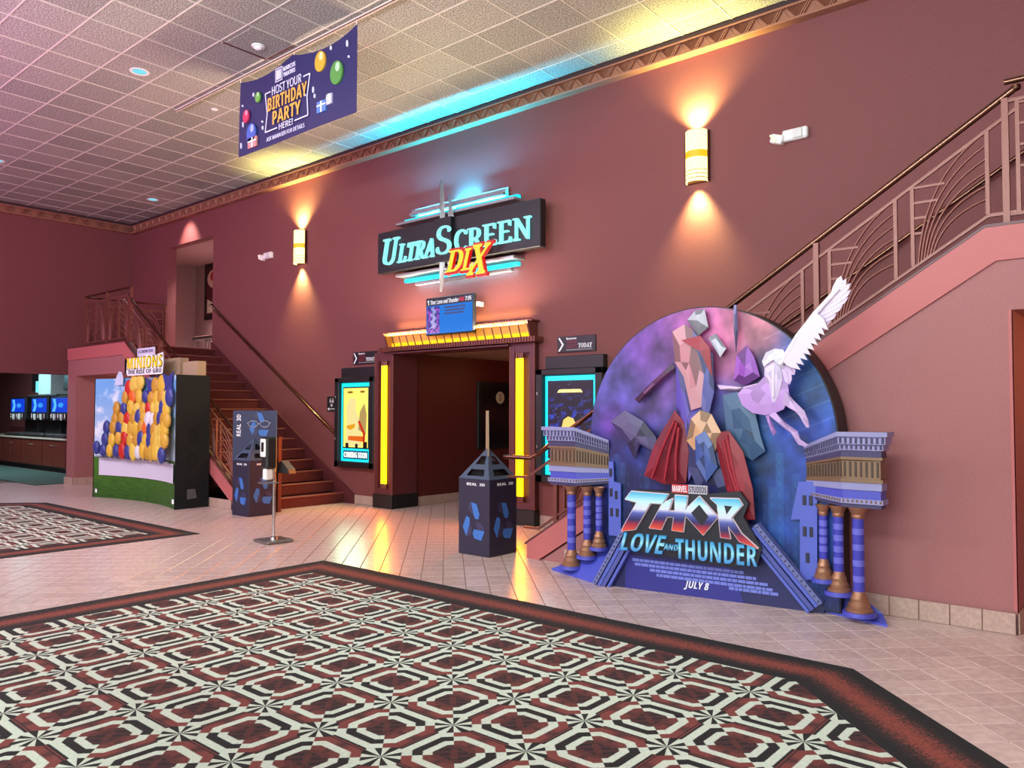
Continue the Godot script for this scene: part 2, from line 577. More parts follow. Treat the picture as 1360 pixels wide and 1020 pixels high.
func baseboard(called: String, runs: Array) -> void:
	var back := MB.new()
	var pieces := []
	for r: Array in runs:
		var a: Vector3 = r[0]
		var c: Vector3 = r[1]
		var along := (c - a).normalized()
		var nrm := along.cross(Vector3.UP) * -1.0     # towards the room
		if nrm.z < -0.1 or nrm.x < -0.1: nrm = -nrm
		back.bb(a + V(0, 0.0, 0), c + V(0, 0.146, 0) + nrm * 0.006)
		var len := (c - a).length()
		var s := len
		while s > 0.02:
			var w := minf(0.2032, s)
			pieces.append([a + along * (s - w * 0.5) + nrm * 0.008 + V(0, 0.074, 0), along, w - 0.005])
			s -= 0.2032
	var o := struct(called, back, M.grout)
	var std := MB.new().box(V(0, 0, 0), V(0.1982, 0.146, 0.012), 0.003).mesh()
	for p: Array in pieces:
		var al: Vector3 = p[1]
		var w: float = p[2]
		var m: Mesh = std if absf(w - 0.1982) < 0.001 else MB.new().box(V(0, 0, 0), V(w, 0.146, 0.012), 0.003).mesh()
		var q := put(o, "base_tile", m, M.base_tile, p[0])
		q.rotation.y = atan2(-al.z, al.x)

func crown_fan() -> ArrayMesh:
	var m := MB.new()
	var n := 7
	var apex := V(-0.01, 0.006, 0.012)
	for k in n:
		var x0 := -0.115 + 0.21 * k / n
		var x1 := -0.115 + 0.21 * (k + 1) / n
		var xm := (x0 + x1) / 2.0
		var a := V(x0, 0.122 - 0.02 * absf(x0 + 0.01), 0.008)
		var b := V(x1, 0.122 - 0.02 * absf(x1 + 0.01), 0.008)
		var c := V(xm, 0.126, 0.045)
		m.t(apex, c, a)
		m.t(apex, b, c)
		m.t(a, c, b)
	for s: float in [0.0, 0.028]:
		m.strip([V(0.035 + s, 0.006, 0.02), V(0.115 + s, 0.122, 0.02)], V(0.007, 0, 0), V(0, 0, 0.02))
	m.strip([V(-0.16, 0.122, 0.01), V(-0.08, 0.006, 0.01)], V(0.005, 0, 0), V(0, 0, 0.012))
	return m.mesh()

func build_ceiling() -> void:
	var s := MB.new().bb(V(XL - 0.2, HC + 0.03, ZW - 0.2), V(XR + 0.2, HC + 0.2, ZF + 0.2))
	var o := struct("ceiling", s, M.ceiling_slab)
	var p := 0.6096
	var x0 := -6.110
	var z0 := -7.163
	var g := MB.new()
	var k := -21
	while x0 + p * k < XR:
		var x := x0 + p * k
		if x > XL: g.bb(V(x - 0.0075, HC - 0.004, -8.14), V(x + 0.0075, HC + 0.03, ZF))
		k += 1
	k = -1
	while z0 + p * k < ZF:
		var z := z0 + p * k
		g.bb(V(XL, HC - 0.005, z - 0.0075), V(XR, HC + 0.03, z + 0.0075))
		k += 1
	part(o, "ceiling_grid", g, M.tee)
	var tile := MB.new().box(V(0, 0, 0), V(p - 0.018, 0.02, p - 0.018), 0.004).mesh()
	var cells := []
	var rim := []
	for i in range(-21, 15):
		for j in range(-2, 22):
			var a := V(maxf(x0 + p * i, XL), 0, maxf(z0 + p * j, -8.15))
			var c := V(minf(x0 + p * (i + 1), XR), 0, minf(z0 + p * (j + 1), ZF))
			if c.x - a.x < 0.08 or c.z - a.z < 0.08: continue
			var m := (a + c) * 0.5
			var d := V(m.x, HC - 1.535, m.z)
			var fwd := V(-0.6455, 0.035, -0.763)
			var seen := d.dot(fwd) > 0.5 and d.normalized().dot(fwd) > 0.76 and atan2(d.x, -d.z) > -1.27 and atan2(d.x, -d.z) < -0.12
			cells.append([0.0 if seen else 100.0, d.length(), a, c, m])
	cells.sort_custom(func(x, y): return x[0] + x[1] < y[0] + y[1])
	var rest := MB.new()
	var n := 0
	for e: Array in cells:
		var a: Vector3 = e[2]
		var c: Vector3 = e[3]
		var m: Vector3 = e[4]
		var full := c.x - a.x > p - 0.01 and c.z - a.z > p - 0.01
		if n < 300 and e[0] == 0.0:
			var ms: Mesh = tile if full else MB.new().box(V(0, 0, 0), V(c.x - a.x - 0.018, 0.02, c.z - a.z - 0.018), 0.005).mesh()
			put(o, "ceiling_tile", ms, M["ceil%d" % ((n * 7 + n / 3) % 3)], V(m.x, HC + 0.012, m.z))
			n += 1
		else:
			rest.box(V(m.x, HC + 0.012, m.z), V(c.x - a.x - 0.018, 0.02, c.z - a.z - 0.018), 0.0)
	stuff(part(o, "far_ceiling_tiles", rest, M.ceil0))
	# recessed downlights
	var lamp := thing("ceiling_downlight", "", "downlight", V(-10.12, HC, -4.49), "recessed ceiling downlights")
	part(lamp, "trim_ring", MB.new().lathe([[0.085, -0.004], [0.115, -0.008], [0.12, 0.0]], 24), M.white)
	part(lamp, "lamp_lens", MB.new().lathe([[0.0, -0.002], [0.085, -0.002]], 24).lathe([[0.0, -0.0021], [0.085, -0.002]], 24), glow(Color(0.45, 0.86, 0.92), 1.1))
	lamp.set_meta("label", "round ceiling downlight high on the pink side of the ceiling, left of the birthday banner")
	copy(lamp, "ceiling_downlight", V(-16.1, HC, -7.463), "round ceiling downlight near the corner crown moulding, above the left staircase")
	copy(lamp, "ceiling_downlight", V(-15.68, HC, -4.52), "round ceiling downlight cut by the left edge of the photo")
	for q: Vector3 in [V(-10.12, HC - 0.02, -4.49), V(-16.1, HC - 0.02, -7.463), V(-15.68, HC - 0.02, -4.52)]:
		spot("downlight_beam", q, V(0, -1, 0), 40.0, Color(0.8, 0.95, 1.0), 2.0, 0.08, 0.8)
	var sd := thing("smoke_detector", "white dome detector on the ceiling just above the birthday banner", "detector", V(-8.29, HC, -5.075))
	part(sd, "base_plate", MB.new().lathe([[0.075, -0.025], [0.08, 0.0]], 20).lathe([[0.0, -0.0251], [0.075, -0.025]], 20), M.white)
	part(sd, "dome", MB.new().lathe([[0.001, -0.06], [0.035, -0.052], [0.055, -0.025]], 20), M.white)
	var sp := thing("sprinkler_head", "tiny white sprinkler cap on the ceiling left of the birthday banner", "sprinkler", V(-10.557, HC, -5.769))
	part(sp, "cover_plate", MB.new().lathe([[0.0, -0.014], [0.04, -0.012], [0.05, 0.0]], 18), M.white)
	var ap := thing("access_panel", "square ceiling access panel with dark edges behind the birthday banner", "access panel", V(-8.24, HC, -5.05))
	part(ap, "panel_door", MB.new().box(V(0, -0.003, 0), V(0.56, 0.012, 0.54), 0.004), M.ceil1)
	part(ap, "panel_frame", MB.new().strip([V(-0.3, -0.006, -0.29), V(0.3, -0.006, -0.29)], V(0, 0, 0.006), V(0, 0.006, 0)).strip([V(-0.3, -0.006, -0.28), V(-0.3, -0.006, 0.29)], V(0.006, 0, 0), V(0, 0.006, 0)), M.maroon_trim)

const CARPET := [-6.68, -4.91, -1.49, -4.91, 0.6, -2.82, 0.6, 3.5, -6.68, 3.5]
const CARPET2 := [-14.33, -4.97, -9.30, -4.97, -9.30, 2.0, -18.5, 2.0, -18.5, -0.8]

func build_floor() -> void:
	var f := struct("floor", MB.new().bb(V(-28.4, -0.2, -12.7), V(XR + 0.2, -0.004, ZF + 0.2)), M.grout)
	var p := 0.2031
	var keep1 := PackedVector2Array(poly(CARPET))
	var keep2 := PackedVector2Array(poly(CARPET2))
	var tile := MB.new()
	var h := p * 0.5 - 0.0028
	var hb := h - 0.003
	var T := [V(-hb, 0, hb), V(hb, 0, hb), V(hb, 0, -hb), V(-hb, 0, -hb)]
	var B := [V(-h, -0.004, h), V(h, -0.004, h), V(h, -0.004, -h), V(-h, -0.004, -h)]
	tile.q(T[0], T[1], T[2], T[3])
	for k in 4: tile.q(B[k], B[(k + 1) % 4], T[(k + 1) % 4], T[k])
	var tm := tile.mesh()
	var spots := []
	var r2 := sqrt(0.5)
	for i in range(-110, 30):
		for j in range(-70, 80):
			var uu := -4.307 + p * (i + 0.5)
			var vv := 2.6127 + p * (j + 0.5)
			var x := (uu + vv) * r2
			var z := (uu - vv) * r2
			if x < -19.0 or x > XR or z > ZF or z < ZW - 0.15 and not (x > -9.55 and x < -6.8 and z > -12.6): continue
			if z < -6.6 and (x > -15.0 and x < -10.9 or x > -5.0 and x < -0.95): continue
			var q := Vector2(x, z)
			if inside(q, CARPET, 0.16) or inside(q, CARPET2, 0.16): continue
			var d := V(x, -1.535, z)
			var a := atan2(x, -z)
			var seen := a > -1.3 and a < -0.1 and z < -1.0
			spots.append([d.length() + (0.0 if seen else 100.0), x, z])
	spots.sort_custom(func(a, b): return a[0] < b[0])
	var bs := Basis(Vector3.UP, PI / 4)
	var many := []
	for k in spots.size():
		var s: Array = spots[k]
		if k < 300:
			var o := put(f, "floor_tile", tm, M["tile%d" % [0, 1, 2, 0, 2, 1, 1, 0][(k * 5 + k / 7) % 8]], V(s[1], 0, s[2]))
			o.basis = bs
		else:
			many.append(Transform3D(bs, V(s[1], 0, s[2])))
	var mm := MultiMesh.new()
	mm.transform_format = MultiMesh.TRANSFORM_3D
	mm.mesh = tm
	mm.instance_count = many.size()
	for k in many.size(): mm.set_instance_transform(k, many[k])
	var mi := MultiMeshInstance3D.new()
	mi.name = "far_floor_tiles"
	mi.multimesh = mm
	mi.material_override = M.tile0
	f.add_child(mi)
	stuff(mi)
	# carpets
	var tex := carpet_texture()
	var field := printed(tex, 1.0)
	var edge := printed(img(64, 256, func(x: int, y: int) -> Color:
		var t: float = (x + 0.5) / 64.0
		var r := hash01(x * 7919 + y * 104729)
		var red := smoothstep(0.18, 0.46, t + (r - 0.5) * 0.22) * (1.0 - smoothstep(0.56, 0.84, t + (r - 0.5) * 0.22))
		var c := rgb(24, 20, 21).lerp(rgb(130, 58, 46), red)
		return c * (0.82 + 0.36 * hash01(x * 31 + y * 1171 + 5))), 1.0)
	for m: StandardMaterial3D in [field, edge]:
		m.heightmap_enabled = true
		m.heightmap_texture = ntex(77, 0.4, Color.BLACK, Color.WHITE, 256, 2)
		m.heightmap_scale = 0.15
	carpet(CARPET, field, edge, "large patterned carpet inlay in the foreground with red and black border")
	carpet(CARPET2, field, edge, "smaller patterned carpet inlay at left, its corner pointing past the film display")

func hash01(k: int) -> float:
	var h := (k * 2654435761) & 0xffffffff
	h = ((h ^ (h >> 15)) * 2246822519) & 0xffffffff
	h = ((h ^ (h >> 13)) * 3266489917) & 0xffffffff
	return float((h ^ (h >> 16)) & 0xffff) / 65535.0

func inside(q: Vector2, a: Array, margin: float) -> bool:    # convex outline, inside by at least the margin
	for k in range(0, a.size(), 2):
		var s := Vector2(a[k], a[k + 1])
		var e := Vector2(a[(k + 2) % a.size()], a[(k + 3) % a.size()])
		if (e - s).normalized().cross(q - s) < margin: return false
	return true

func carpet_texture() -> ImageTexture:
	var nz := noise(5, 0.05, 2)
	var WH := rgb(200, 206, 190)
	var DK := rgb(27, 20, 22)
	var RD := rgb(118, 54, 48)
	var MR := rgb(64, 31, 33)
	return img(768, 768, func(px: int, py: int) -> Color:
		var gx := (px + 0.5) / 384.0
		var gz := (py + 0.5) / 384.0
		var ci := int(gx)
		var cj := int(gz)
		var x := (gx - ci) * 2.0 - 1.0
		var z := (gz - cj) * 2.0 - 1.0
		var ax := absf(x)
		var az := absf(z)
		var r := hash01(px * 92821 + py * 689287)
		var wob := (r - 0.5) * 0.022
		var mx := maxf(ax, az)
		var dg := (ax + az) * 0.65
		var f := maxf(mx, dg) + wob
		var white_type := (az > ax) != ((ci + cj) % 2 == 1)
		var c := MR
		if f < 0.385:
			c = MR if fmod(absf(x + z) * 3.2 + 0.2, 1.0) > 0.36 else DK
			if absf(x - z) < 0.10 and f < 0.22: c = RD.darkened(0.32)
			if not white_type and f > 0.25: c = RD.darkened(0.3)
		elif f < 0.56: c = WH if white_type else RD.darkened(0.12)
		elif f < 0.75: c = DK if white_type else WH
		elif f < 0.94: c = WH if white_type else RD
		elif mx > dg: c = DK if white_type or mx < 0.97 else RD
		else:
			var ca := 1.0 - ax
			var cb := 1.0 - az
			var t := minf(ca, cb) / maxf(maxf(ca, cb), 0.0001) + wob
			c = DK if (t > 0.42) == white_type else WH
		if not white_type and (f > 0.385 and f < 0.56 or f > 0.75 and f < 0.94):
			var t2 := minf(ax, az) / maxf(ax, az)
			if t2 < 0.25: c = c.lerp(DK, 0.55 * (1.0 - t2 / 0.25))
		var g := 0.86 + 0.28 * r if c != WH else 0.94 + 0.09 * r
		return c * (g + 0.05 * nz.get_noise_2d(px, py)))

func carpet(a: Array, field: Material, edge: Material, label: String) -> void:
	var o := thing("carpet", label, "carpet", Vector3(), "patterned carpet inlays")
	var n := a.size() / 2
	var bw := 0.44
	var outer: Array[Vector2] = []
	for k in n: outer.append(Vector2(a[2 * k], a[2 * k + 1]))
	var inner: Array[Vector2] = []
	for k in n:
		var p := outer[k]
		var d0 := (p - outer[(k + n - 1) % n]).normalized()
		var d1 := (outer[(k + 1) % n] - p).normalized()
		var n0 := Vector2(-d0.y, d0.x)
		var n1 := Vector2(-d1.y, d1.x)
		inner.append(p + (n0 + n1) * (bw / (1.0 + n0.dot(n1))))
	var m := MB.new()
	var y := 0.006
	for k in n:
		var A := outer[k]
		var B := outer[(k + 1) % n]
		var C := inner[(k + 1) % n]
		var D := inner[k]
		var d := (B - A).normalized()
		var uvf := func(p: Vector2) -> Vector2:
			return Vector2(clampf(Vector2(-d.y, d.x).dot(p - A) / bw, 0.004, 0.996), d.dot(p - A) / 1.6)
		m.q(V(A.x, y, A.y), V(D.x, y, D.y), V(C.x, y, C.y), V(B.x, y, B.y), uvf.call(A), uvf.call(D), uvf.call(C), uvf.call(B))
		m.q(V(B.x, -0.004, B.y), V(A.x, -0.004, A.y), V(A.x, y, A.y), V(B.x, y, B.y))
	part(o, "border", m, edge)
	var fm := MB.new()
	var P := 0.914
	var uv2 := func(p: Vector2) -> Vector2: return Vector2((p.x + 2.254 - 0.0) / P, (p.y + 3.68) / P)
	for k in range(1, n - 1):
		var A := inner[0]
		var B := inner[k]
		var C := inner[k + 1]
		fm.tout(V(A.x, y + 0.001, A.y), V(B.x, y + 0.001, B.y), V(C.x, y + 0.001, C.y), Vector3.UP, uv2.call(A), uv2.call(B), uv2.call(C))
	part(o, "field", fm, field)

# Both stairs rise away from the entrance: dir +1 to the right, -1 to the left; d is the distance from the foot.
func build_stairs() -> void:
	staircase(-5.25, 1.0, ZR, 0.128, 4.25, 4.40, "right staircase with salmon stringer and maroon steps behind the arched film display")
	staircase(-10.68, -1.0, ZL, 0.02, 4.40, 4.41, "left staircase with red carpeted steps climbing to the wall opening")
	stair_rail(-5.25, 1.0, ZR - 0.06, 0.128, 4.25, "bronze fan-pattern stair railing above the salmon stringer at right")
	stair_rail(-10.68, -1.0, ZL - 0.06, 0.02, 4.40, "bronze fan-pattern stair railing of the left staircase, behind the balloon display")
	# landing railings
	var lr := thing("landing_railing", "copper fan-pattern railing round the landing of the left staircase", "railing", Vector3(), "landing railings")
	landing_rail(lr, V(-14.95, 2.85, ZL - 0.06), V(-17.06, 2.85, ZL - 0.06), 2)
	landing_rail(lr, V(-17.06, 2.85, ZL - 0.06), V(-17.06, 2.85, ZW + 0.03), 2, 1)
	var lr2 := thing("landing_railing", "copper railing on the right landing, running out of the photo at the right edge", "railing", Vector3(), "landing railings")
	landing_rail(lr2, V(-0.87, 2.86, ZR - 0.06), V(1.23, 2.86, ZR - 0.06), 2, 1)
	wall_rail("handrail", V(-10.87, 1.15, ZW + 0.08), V(-15.08, 3.717, ZW + 0.08), "brass handrail fixed to the long wall beside the left stairs")
	wall_rail("handrail", V(-5.15, 1.18, ZW + 0.08), V(-0.95, 3.86, ZW + 0.08), "dark brass handrail on the long wall behind the right stair railing")

func staircase(foot: float, dir: float, z: float, y0: float, dk: float, dj: float, label: String) -> void:
	var o := thing("staircase", label, "staircase", V(foot, 0, z), "twin staircases")
	var P := func(d: float, y: float) -> Vector2: return Vector2(dir * d, y)
	var wide := ZW - z           # negative: towards the wall
	var st := MB.new().box(V(0, 0, 0), V(RUN + 0.03, RISE - 0.02, -wide - 0.12), 0.0).mesh()
	var ns := MB.new().box(V(0, 0, 0), V(0.05, 0.03, -wide - 0.12), 0.008).mesh()
	for k in 16:
		var d := RUN * k
		var s := put(o, "step", st, M.stair_carpet, V(dir * (d + (RUN + 0.03) * 0.5), RISE * (k + 1) - RISE * 0.5 - 0.01, wide * 0.5 - 0.03))
		put(s, "nosing", ns, M.nosing, V(-dir * (RUN + 0.03) * 0.5 + dir * 0.012, RISE * 0.5 - 0.005, 0))
	var lan := MB.new()
	lan.bb(V(dir * (RUN * 15), 2.6, wide), V(dir * 7.1, 2.8, -0.1))
	part(o, "landing", lan, M.stair_carpet)
	var th := 0.245
	var flat := y0 + 0.64 * dk
	var pg := PackedVector2Array([P.call(0.05, 0.0), P.call(0.05, y0 + 0.03), P.call(dk, flat), P.call(7.1, flat), P.call(7.1, flat - th), P.call(dk + 0.065, flat - th), P.call((th - y0) / 0.64 + 0.02, 0.0)])
	part(o, "stringer", MB.new().prism(pg, -0.12, 0.0), M.salmon)
	pg = PackedVector2Array([P.call((th - y0) / 0.64 + 0.05, 0.0), P.call(dk + 0.065, flat - th + 0.01), P.call(dj, flat - th + 0.01), P.call(dj, 0.0)])
	part(o, "side_wall", MB.new().prism(pg, -0.14, -0.02), M.vinyl)
	# beam and pier of the passage below the landing, with jambs that run back to the wall
	var w := MB.new()
	w.bb(V(dir * dj, 2.25, -0.14), V(dir * 7.1, flat - th + 0.01, -0.02))
	w.bb(V(dir * 6.67, 0, -0.14), V(dir * 7.099, 2.2499, -0.021))
	w.bb(V(dir * (dj - 0.14), 0, wide), V(dir * dj, 2.6, -0.141))
	w.bb(V(dir * 6.67, 0, wide), V(dir * 6.81, 2.6, -0.141))
	w.bb(V(dir * (dj + 0.001), 2.25, wide), V(dir * 6.669, 2.3, -0.141))
	part(o, "passage_surround", w, M.vinyl)
	if dir > 0: part(o, "corner_guard", MB.new().bb(V(dj - 0.02, 0.16, -0.018), V(dj + 0.006, 2.25, -0.012)).bb(V(dj, 0.16, -0.05), V(dj + 0.006, 2.25, -0.012)), M.salmon)
	var cap := MB.new()
	cap.strip([V(dir * 0.02, y0 + 0.02, -0.06), V(dir * dk, flat + 0.008, -0.06), V(dir * 7.1, flat + 0.008, -0.06)], V(0, 0, 0.065), V(0, 0.01, 0))
	part(o, "stringer_cap", cap, M.maroon_trim)
	# sloping skirt on the long wall
	var sk := PackedVector2Array([P.call(-0.26, 0.15), P.call(-0.26, 0.0), P.call(0.2, 0.0), P.call(4.25, 2.6), P.call(4.41, 2.6), P.call(4.41, 2.96)])
	part(o, "wall_skirt", MB.new().prism(sk, wide, wide + 0.03), M.maroon_trim)

# one fan panel: a frame of two uprights with stems that sweep from its foot to the far upright
func fan_panel(m: MB, A: Vector3, B: Vector3, hgt: float, n: int, flip := false) -> void:
	if flip:
		var s := A; A = B; B = s
	var r := 0.011
	var up := V(0, hgt, 0)
	var w := B - A
	m.strip([A, A + up], (w.normalized() * V(1, 0, 1)).normalized() * 0.013, (w * V(1, 0, 1)).normalized().cross(Vector3.UP) * 0.013)
	m.strip([B, B + up], (w * V(1, 0, 1)).normalized() * 0.013, (w * V(1, 0, 1)).normalized().cross(Vector3.UP) * 0.013)
	var ext := []
	for k in n:
		var f := float(k) / n
		var p0 := A + w * (0.07 + 0.25 * f)
		var p2 := B + up * (1.0 - f * 0.97)
		var p1 := A + w * (0.16 + 0.30 * f) + up * (0.78 * (1.0 - f) + 0.05) + V(0, maxf(0.0, w.y) * 0.35, 0)
		var pts := []
		for s in 11:
			var tt := s / 10.0
			pts.append(p0.lerp(p1, tt).lerp(p1.lerp(p2, tt), tt))
		m.tube(pts, r, 5)
		if k == 0: ext = pts
	for k in 4:
		var y := A.y + hgt * (0.98 - 0.19 * k)
		var hit: Vector3 = ext[10]
		for p: Vector3 in ext:
			if p.y > y:
				hit = p
				break
		m.strip([V(A.x, y, A.z), V(hit.x, y, hit.z)], V(0, 0.009, 0), (w * V(1, 0, 1)).normalized().cross(Vector3.UP) * 0.009)

func stair_rail(foot: float, dir: float, z: float, y0: float, dk: float, label: String) -> void:
	var o := thing("stair_railing", label, "railing", V(foot, 0, z), "stair railings")
	var L := func(d: float, off: float) -> Vector3: return V(dir * d, y0 + 0.64 * d + off, 0)
	var hr := [L.call(0.10, 0.85) + V(-dir * 0.42, 0.0, 0), L.call(0.10, 0.85) + V(-dir * 0.04, 0, 0), L.call(0.16, 0.86), L.call(dk + 0.2, 0.85)]
	if dir < 0: hr = [L.call(0.06, 0.85), L.call(dk - 0.2, 0.87), L.call(dk - 0.05, 0.93)]
	part(o, "handrail", MB.new().tube(hr, 0.024, 10), M.bronze)
	var bracket := MB.new()
	for d: float in [0.39, 1.72, 3.05, 4.38]:
		if d > dk + 0.2: continue
		var top: Vector3 = L.call(d, 0.83)
		var bot: Vector3 = V(dir * d, minf(y0 + 0.64 * d, y0 + 0.64 * dk), 0)
		part(o, "post", MB.new().strip([bot, top], V(0.021, 0, 0), V(0, 0, 0.021)), M.copper)
	if dir > 0: bracket.lathe([[0.0, -0.03], [0.03, -0.015], [0.03, 0.015], [0.0, 0.03]], 10, L.call(dk + 0.2, 0.85))
	var mid := MB.new()
	mid.strip([L.call(0.0, 0.70) + V(-dir * 0.3, 0, 0), L.call(0.02, 0.70), L.call(dk + 0.2, 0.70)], V(0, 0.013, 0), V(0, 0, 0.011))
	part(o, "middle_rail", mid, M.copper)
	var low := MB.new()
	low.strip([L.call(0.16, 0.08) + V(-dir * 0.2, 0, 0), L.call(0.16, 0.08), L.call(dk + 0.02, 0.08), L.call(dk + 0.02, 0.08) + V(dir * 0.18, 0, 0)], V(0, 0.012, 0), V(0, 0, 0.012))
	part(o, "bottom_rail", low, M.copper)
	if dir > 0: part(o, "end_knob", bracket, M.bronze)
	for d: float in [0.39, 1.72, 3.05]:
		for s: float in [0.105, 0.72]:
			var m := MB.new()
			fan_panel(m, L.call(d + s, 0.09), L.call(d + s + 0.495, 0.09), 0.61, 6)
			part(o, "fan_panel", m, M.copper)

func landing_rail(o: Node3D, a: Vector3, b: Vector3, panels: int, first := 0) -> void:
	var up := V(0, 1, 0)
	var w := b - a
	part(o, "handrail", MB.new().tube([a + up * 1.02, b + up * 1.02], 0.022, 8), M.bronze)
	part(o, "middle_rail", MB.new().strip([a + up * 0.88, b + up * 0.88], up * 0.012, w.normalized().cross(up) * 0.012), M.copper)
	part(o, "bottom_rail", MB.new().strip([a + up * 0.07, b + up * 0.07], up * 0.012, w.normalized().cross(up) * 0.012), M.copper)
	for k in range(first, panels + 1):
		var p := a + w * (float(k) / panels)
		part(o, "post", MB.new().strip([p, p + up * 1.02], w.normalized() * 0.021, w.normalized().cross(up) * 0.021), M.copper)
	for k in panels:
		var p := a + w * ((k + 0.07) / panels)
		var q := a + w * ((k + 0.48) / panels)
		var p2 := a + w * ((k + 0.52) / panels)
		var q2 := a + w * ((k + 0.93) / panels)
		var m := MB.new()
		fan_panel(m, p + up * 0.08, q + up * 0.08, 0.79, 6)
		part(o, "fan_panel", m, M.copper)
		m = MB.new()
		fan_panel(m, p2 + up * 0.08, q2 + up * 0.08, 0.79, 6, true)
		part(o, "fan_panel", m, M.copper)

func wall_rail(called: String, a: Vector3, b: Vector3, label: String) -> void:
	var o := thing(called, label, "handrail", a, "handrails on the long wall")
	var w := b - a
	part(o, "rail", MB.new().tube([V(0, 0, -0.07), V(0, 0, 0), w, w + V(0, 0, -0.07)], 0.021, 10), M.bronze)
	for f: float in [0.08, 0.36, 0.64, 0.92]:
		part(o, "bracket", MB.new().tube([w * f, w * f + V(0, -0.06, 0), w * f + V(0, -0.07, -0.08)], 0.009, 6), M.chrome)

func build_portal() -> void:
	var o := thing("entrance_surround", "auditorium entrance surround with two yellow neon pilasters and an amber lit header", "entrance", V(0, 0, ZW))
	var k := 0
	for xs: Array in [[-9.80, -9.37, 1.0], [-6.95, -6.52, -1.0]]:
		var x0: float = xs[0]
		var x1: float = xs[1]
		var xc := (x0 + x1) * 0.5 + (0.04 if k == 0 else -0.02)
		var li: float = [-9.399, -6.949][k]        # lining of the opening
		var lo2: float = [-9.37, -6.931][k]
		var p := part(o, "pilaster", MB.new().bb(V(x0, 0.2, 0.0), V(x0 + 0.08, 2.46, 0.1)).bb(V(x1 - 0.08, 0.2, 0.0), V(x1, 2.46, 0.1)).bb(V(x0 + 0.07, 0.2, 0.0), V(x1 - 0.07, 2.459, 0.055)).bb(V(x0 + 0.07, 0.201, 0), V(x1 - 0.07, 0.31, 0.095)).bb(V(x0 + 0.07, 2.33, 0), V(x1 - 0.07, 2.458, 0.095)).bb(V(li, 0.2, -0.42), V(lo2, 2.428, -0.001)), M.maroon_trim)
		var e := MB.new()
		for x: float in [x0, x1]: e.bb(V(x - 0.009, 0.2, 0.085), V(x + 0.009, 2.46, 0.108), 0.003)
		part(p, "edge_strip", e, M.copper)
		part(o, "plinth", MB.new().bb(V(x0 - 0.015, 0.0, 0.0), V(x1 + 0.015, 0.215, 0.125), 0.008).bb(V(minf(li, lo2 - 0.005), 0.0, -0.44), V(maxf(li, lo2 + (0.012 if k == 0 else 0.0)), 0.215, -0.001)), M.black)
		for t: float in [-0.062, -0.022, 0.010, 0.042]:
			var tb := part(o, "neon_tube", MB.new().tube([V(xc + t, 0.37, 0.115), V(xc + t, 2.27, 0.115)], 0.014, 10), M.neon_yellow)
			part(tb, "tube_cap", MB.new().tube([V(xc + t, 0.315, 0.115), V(xc + t, 0.385, 0.115)], 0.017, 8).tube([V(xc + t, 2.255, 0.115), V(xc + t, 2.325, 0.115)], 0.017, 8), M.copper)
		area("neon_light", V(xc, 1.32, ZW + 0.16), V(0, 0, 1), 0.18, 1.9, Color(1.0, 0.48, 0.03), 5.0)
		k += 1
	# header
	var rib := MB.new()
	rib.bb(V(-9.62, 2.465, 0.0), V(-6.44, 2.535, 0.2))
	var n := 64
	for i in n:
		var x := -9.6 + 3.14 * (i + 0.5) / n
		rib.bb(V(x - 0.014, 2.468, 0.2), V(x + 0.014, 2.532, 0.214))
	part(o, "ribbed_ledge", rib, M.copper)
	part(o, "soffit", MB.new().bb(V(-9.398, 2.43, -0.3), V(-6.932, 2.449, 0.16)), M.maroon_trim)
	var x0 := -9.44
	var x1 := -6.56
	var back := MB.new()
	back.bb(V(x0, 2.535, 0.0), V(x1, 2.74, 0.03))
	part(o, "header_back", back, mat(rgb(236, 196, 140), 0.6))
	var ub := MB.new()
	ub.bb(V(x0 - 0.02, 2.745, 0.0), V(x1 + 0.06, 2.765, 0.18))
	for i in 60:
		var x := x0 + (x1 - x0) * (i + 0.5) / 60
		ub.bb(V(x - 0.012, 2.755, 0.1), V(x + 0.012, 2.795, 0.12))
	part(o, "upper_ribs", ub, M.copper)
	var pm := mat(Color(1.0, 0.66, 0.20, 0.42), 0.2)
	pm.transparency = BaseMaterial3D.TRANSPARENCY_ALPHA
	var np := 18
	for i in np:
		var a := x0 + (x1 - x0) * i / np + 0.006
		var c := x0 + (x1 - x0) * (i + 1) / np - 0.006
		var m := MB.new()
		m.qout(V(a, 2.54, 0.14), V(c, 2.54, 0.14), V(c, 2.74, 0.22), V(a, 2.74, 0.22), V(0, 0, 1))
		part(o, "amber_pane", m, pm)
		part(o, "glazing_bar", MB.new().strip([V(c + 0.006, 2.54, 0.145), V(c + 0.006, 2.742, 0.225)], V(0.006, 0, 0), V(0, 0, 0.006)), M.nosing)
	for x: float in [x0 - 0.01, x1 + 0.01]:
		part(o, "end_cheek", MB.new().prism(poly([0.0, 2.535, 0.15, 2.535, 0.235, 2.75, 0.0, 2.75]), -0.012, 0.012), M.copper).transform = Transform3D(Basis(Vector3.UP, -PI / 2), V(x, 0, 0))
	part(o, "header_neon", MB.new().tube([V(x0 + 0.05, 2.575, 0.085), V(x1 - 0.05, 2.575, 0.085)], 0.028, 10), M.neon_yellow)
	area("header_light", V(-8.0, 2.83, ZW + 0.09), V(0, 1, -0.25), 2.7, 0.05, Color(1.0, 0.88, 0.55), 1.3)
	area("header_flood", V(-8.0, 2.66, ZW + 0.27), V(0, 0.8, 0.6), 2.8, 0.18, Color(1.0, 0.94, 0.84), 22.0)
	# recess: framed poster on the left wall, and the round notice in front of it
	var f := thing("framed_poster", "dark framed poster on the red side wall inside the entrance recess", "poster", V(-9.4, 1.46, -10.6))
	part(f, "frame", MB.new().bb(V(0, -0.6, -0.46), V(0.04, 0.6, 0.46), 0.008), M.black)
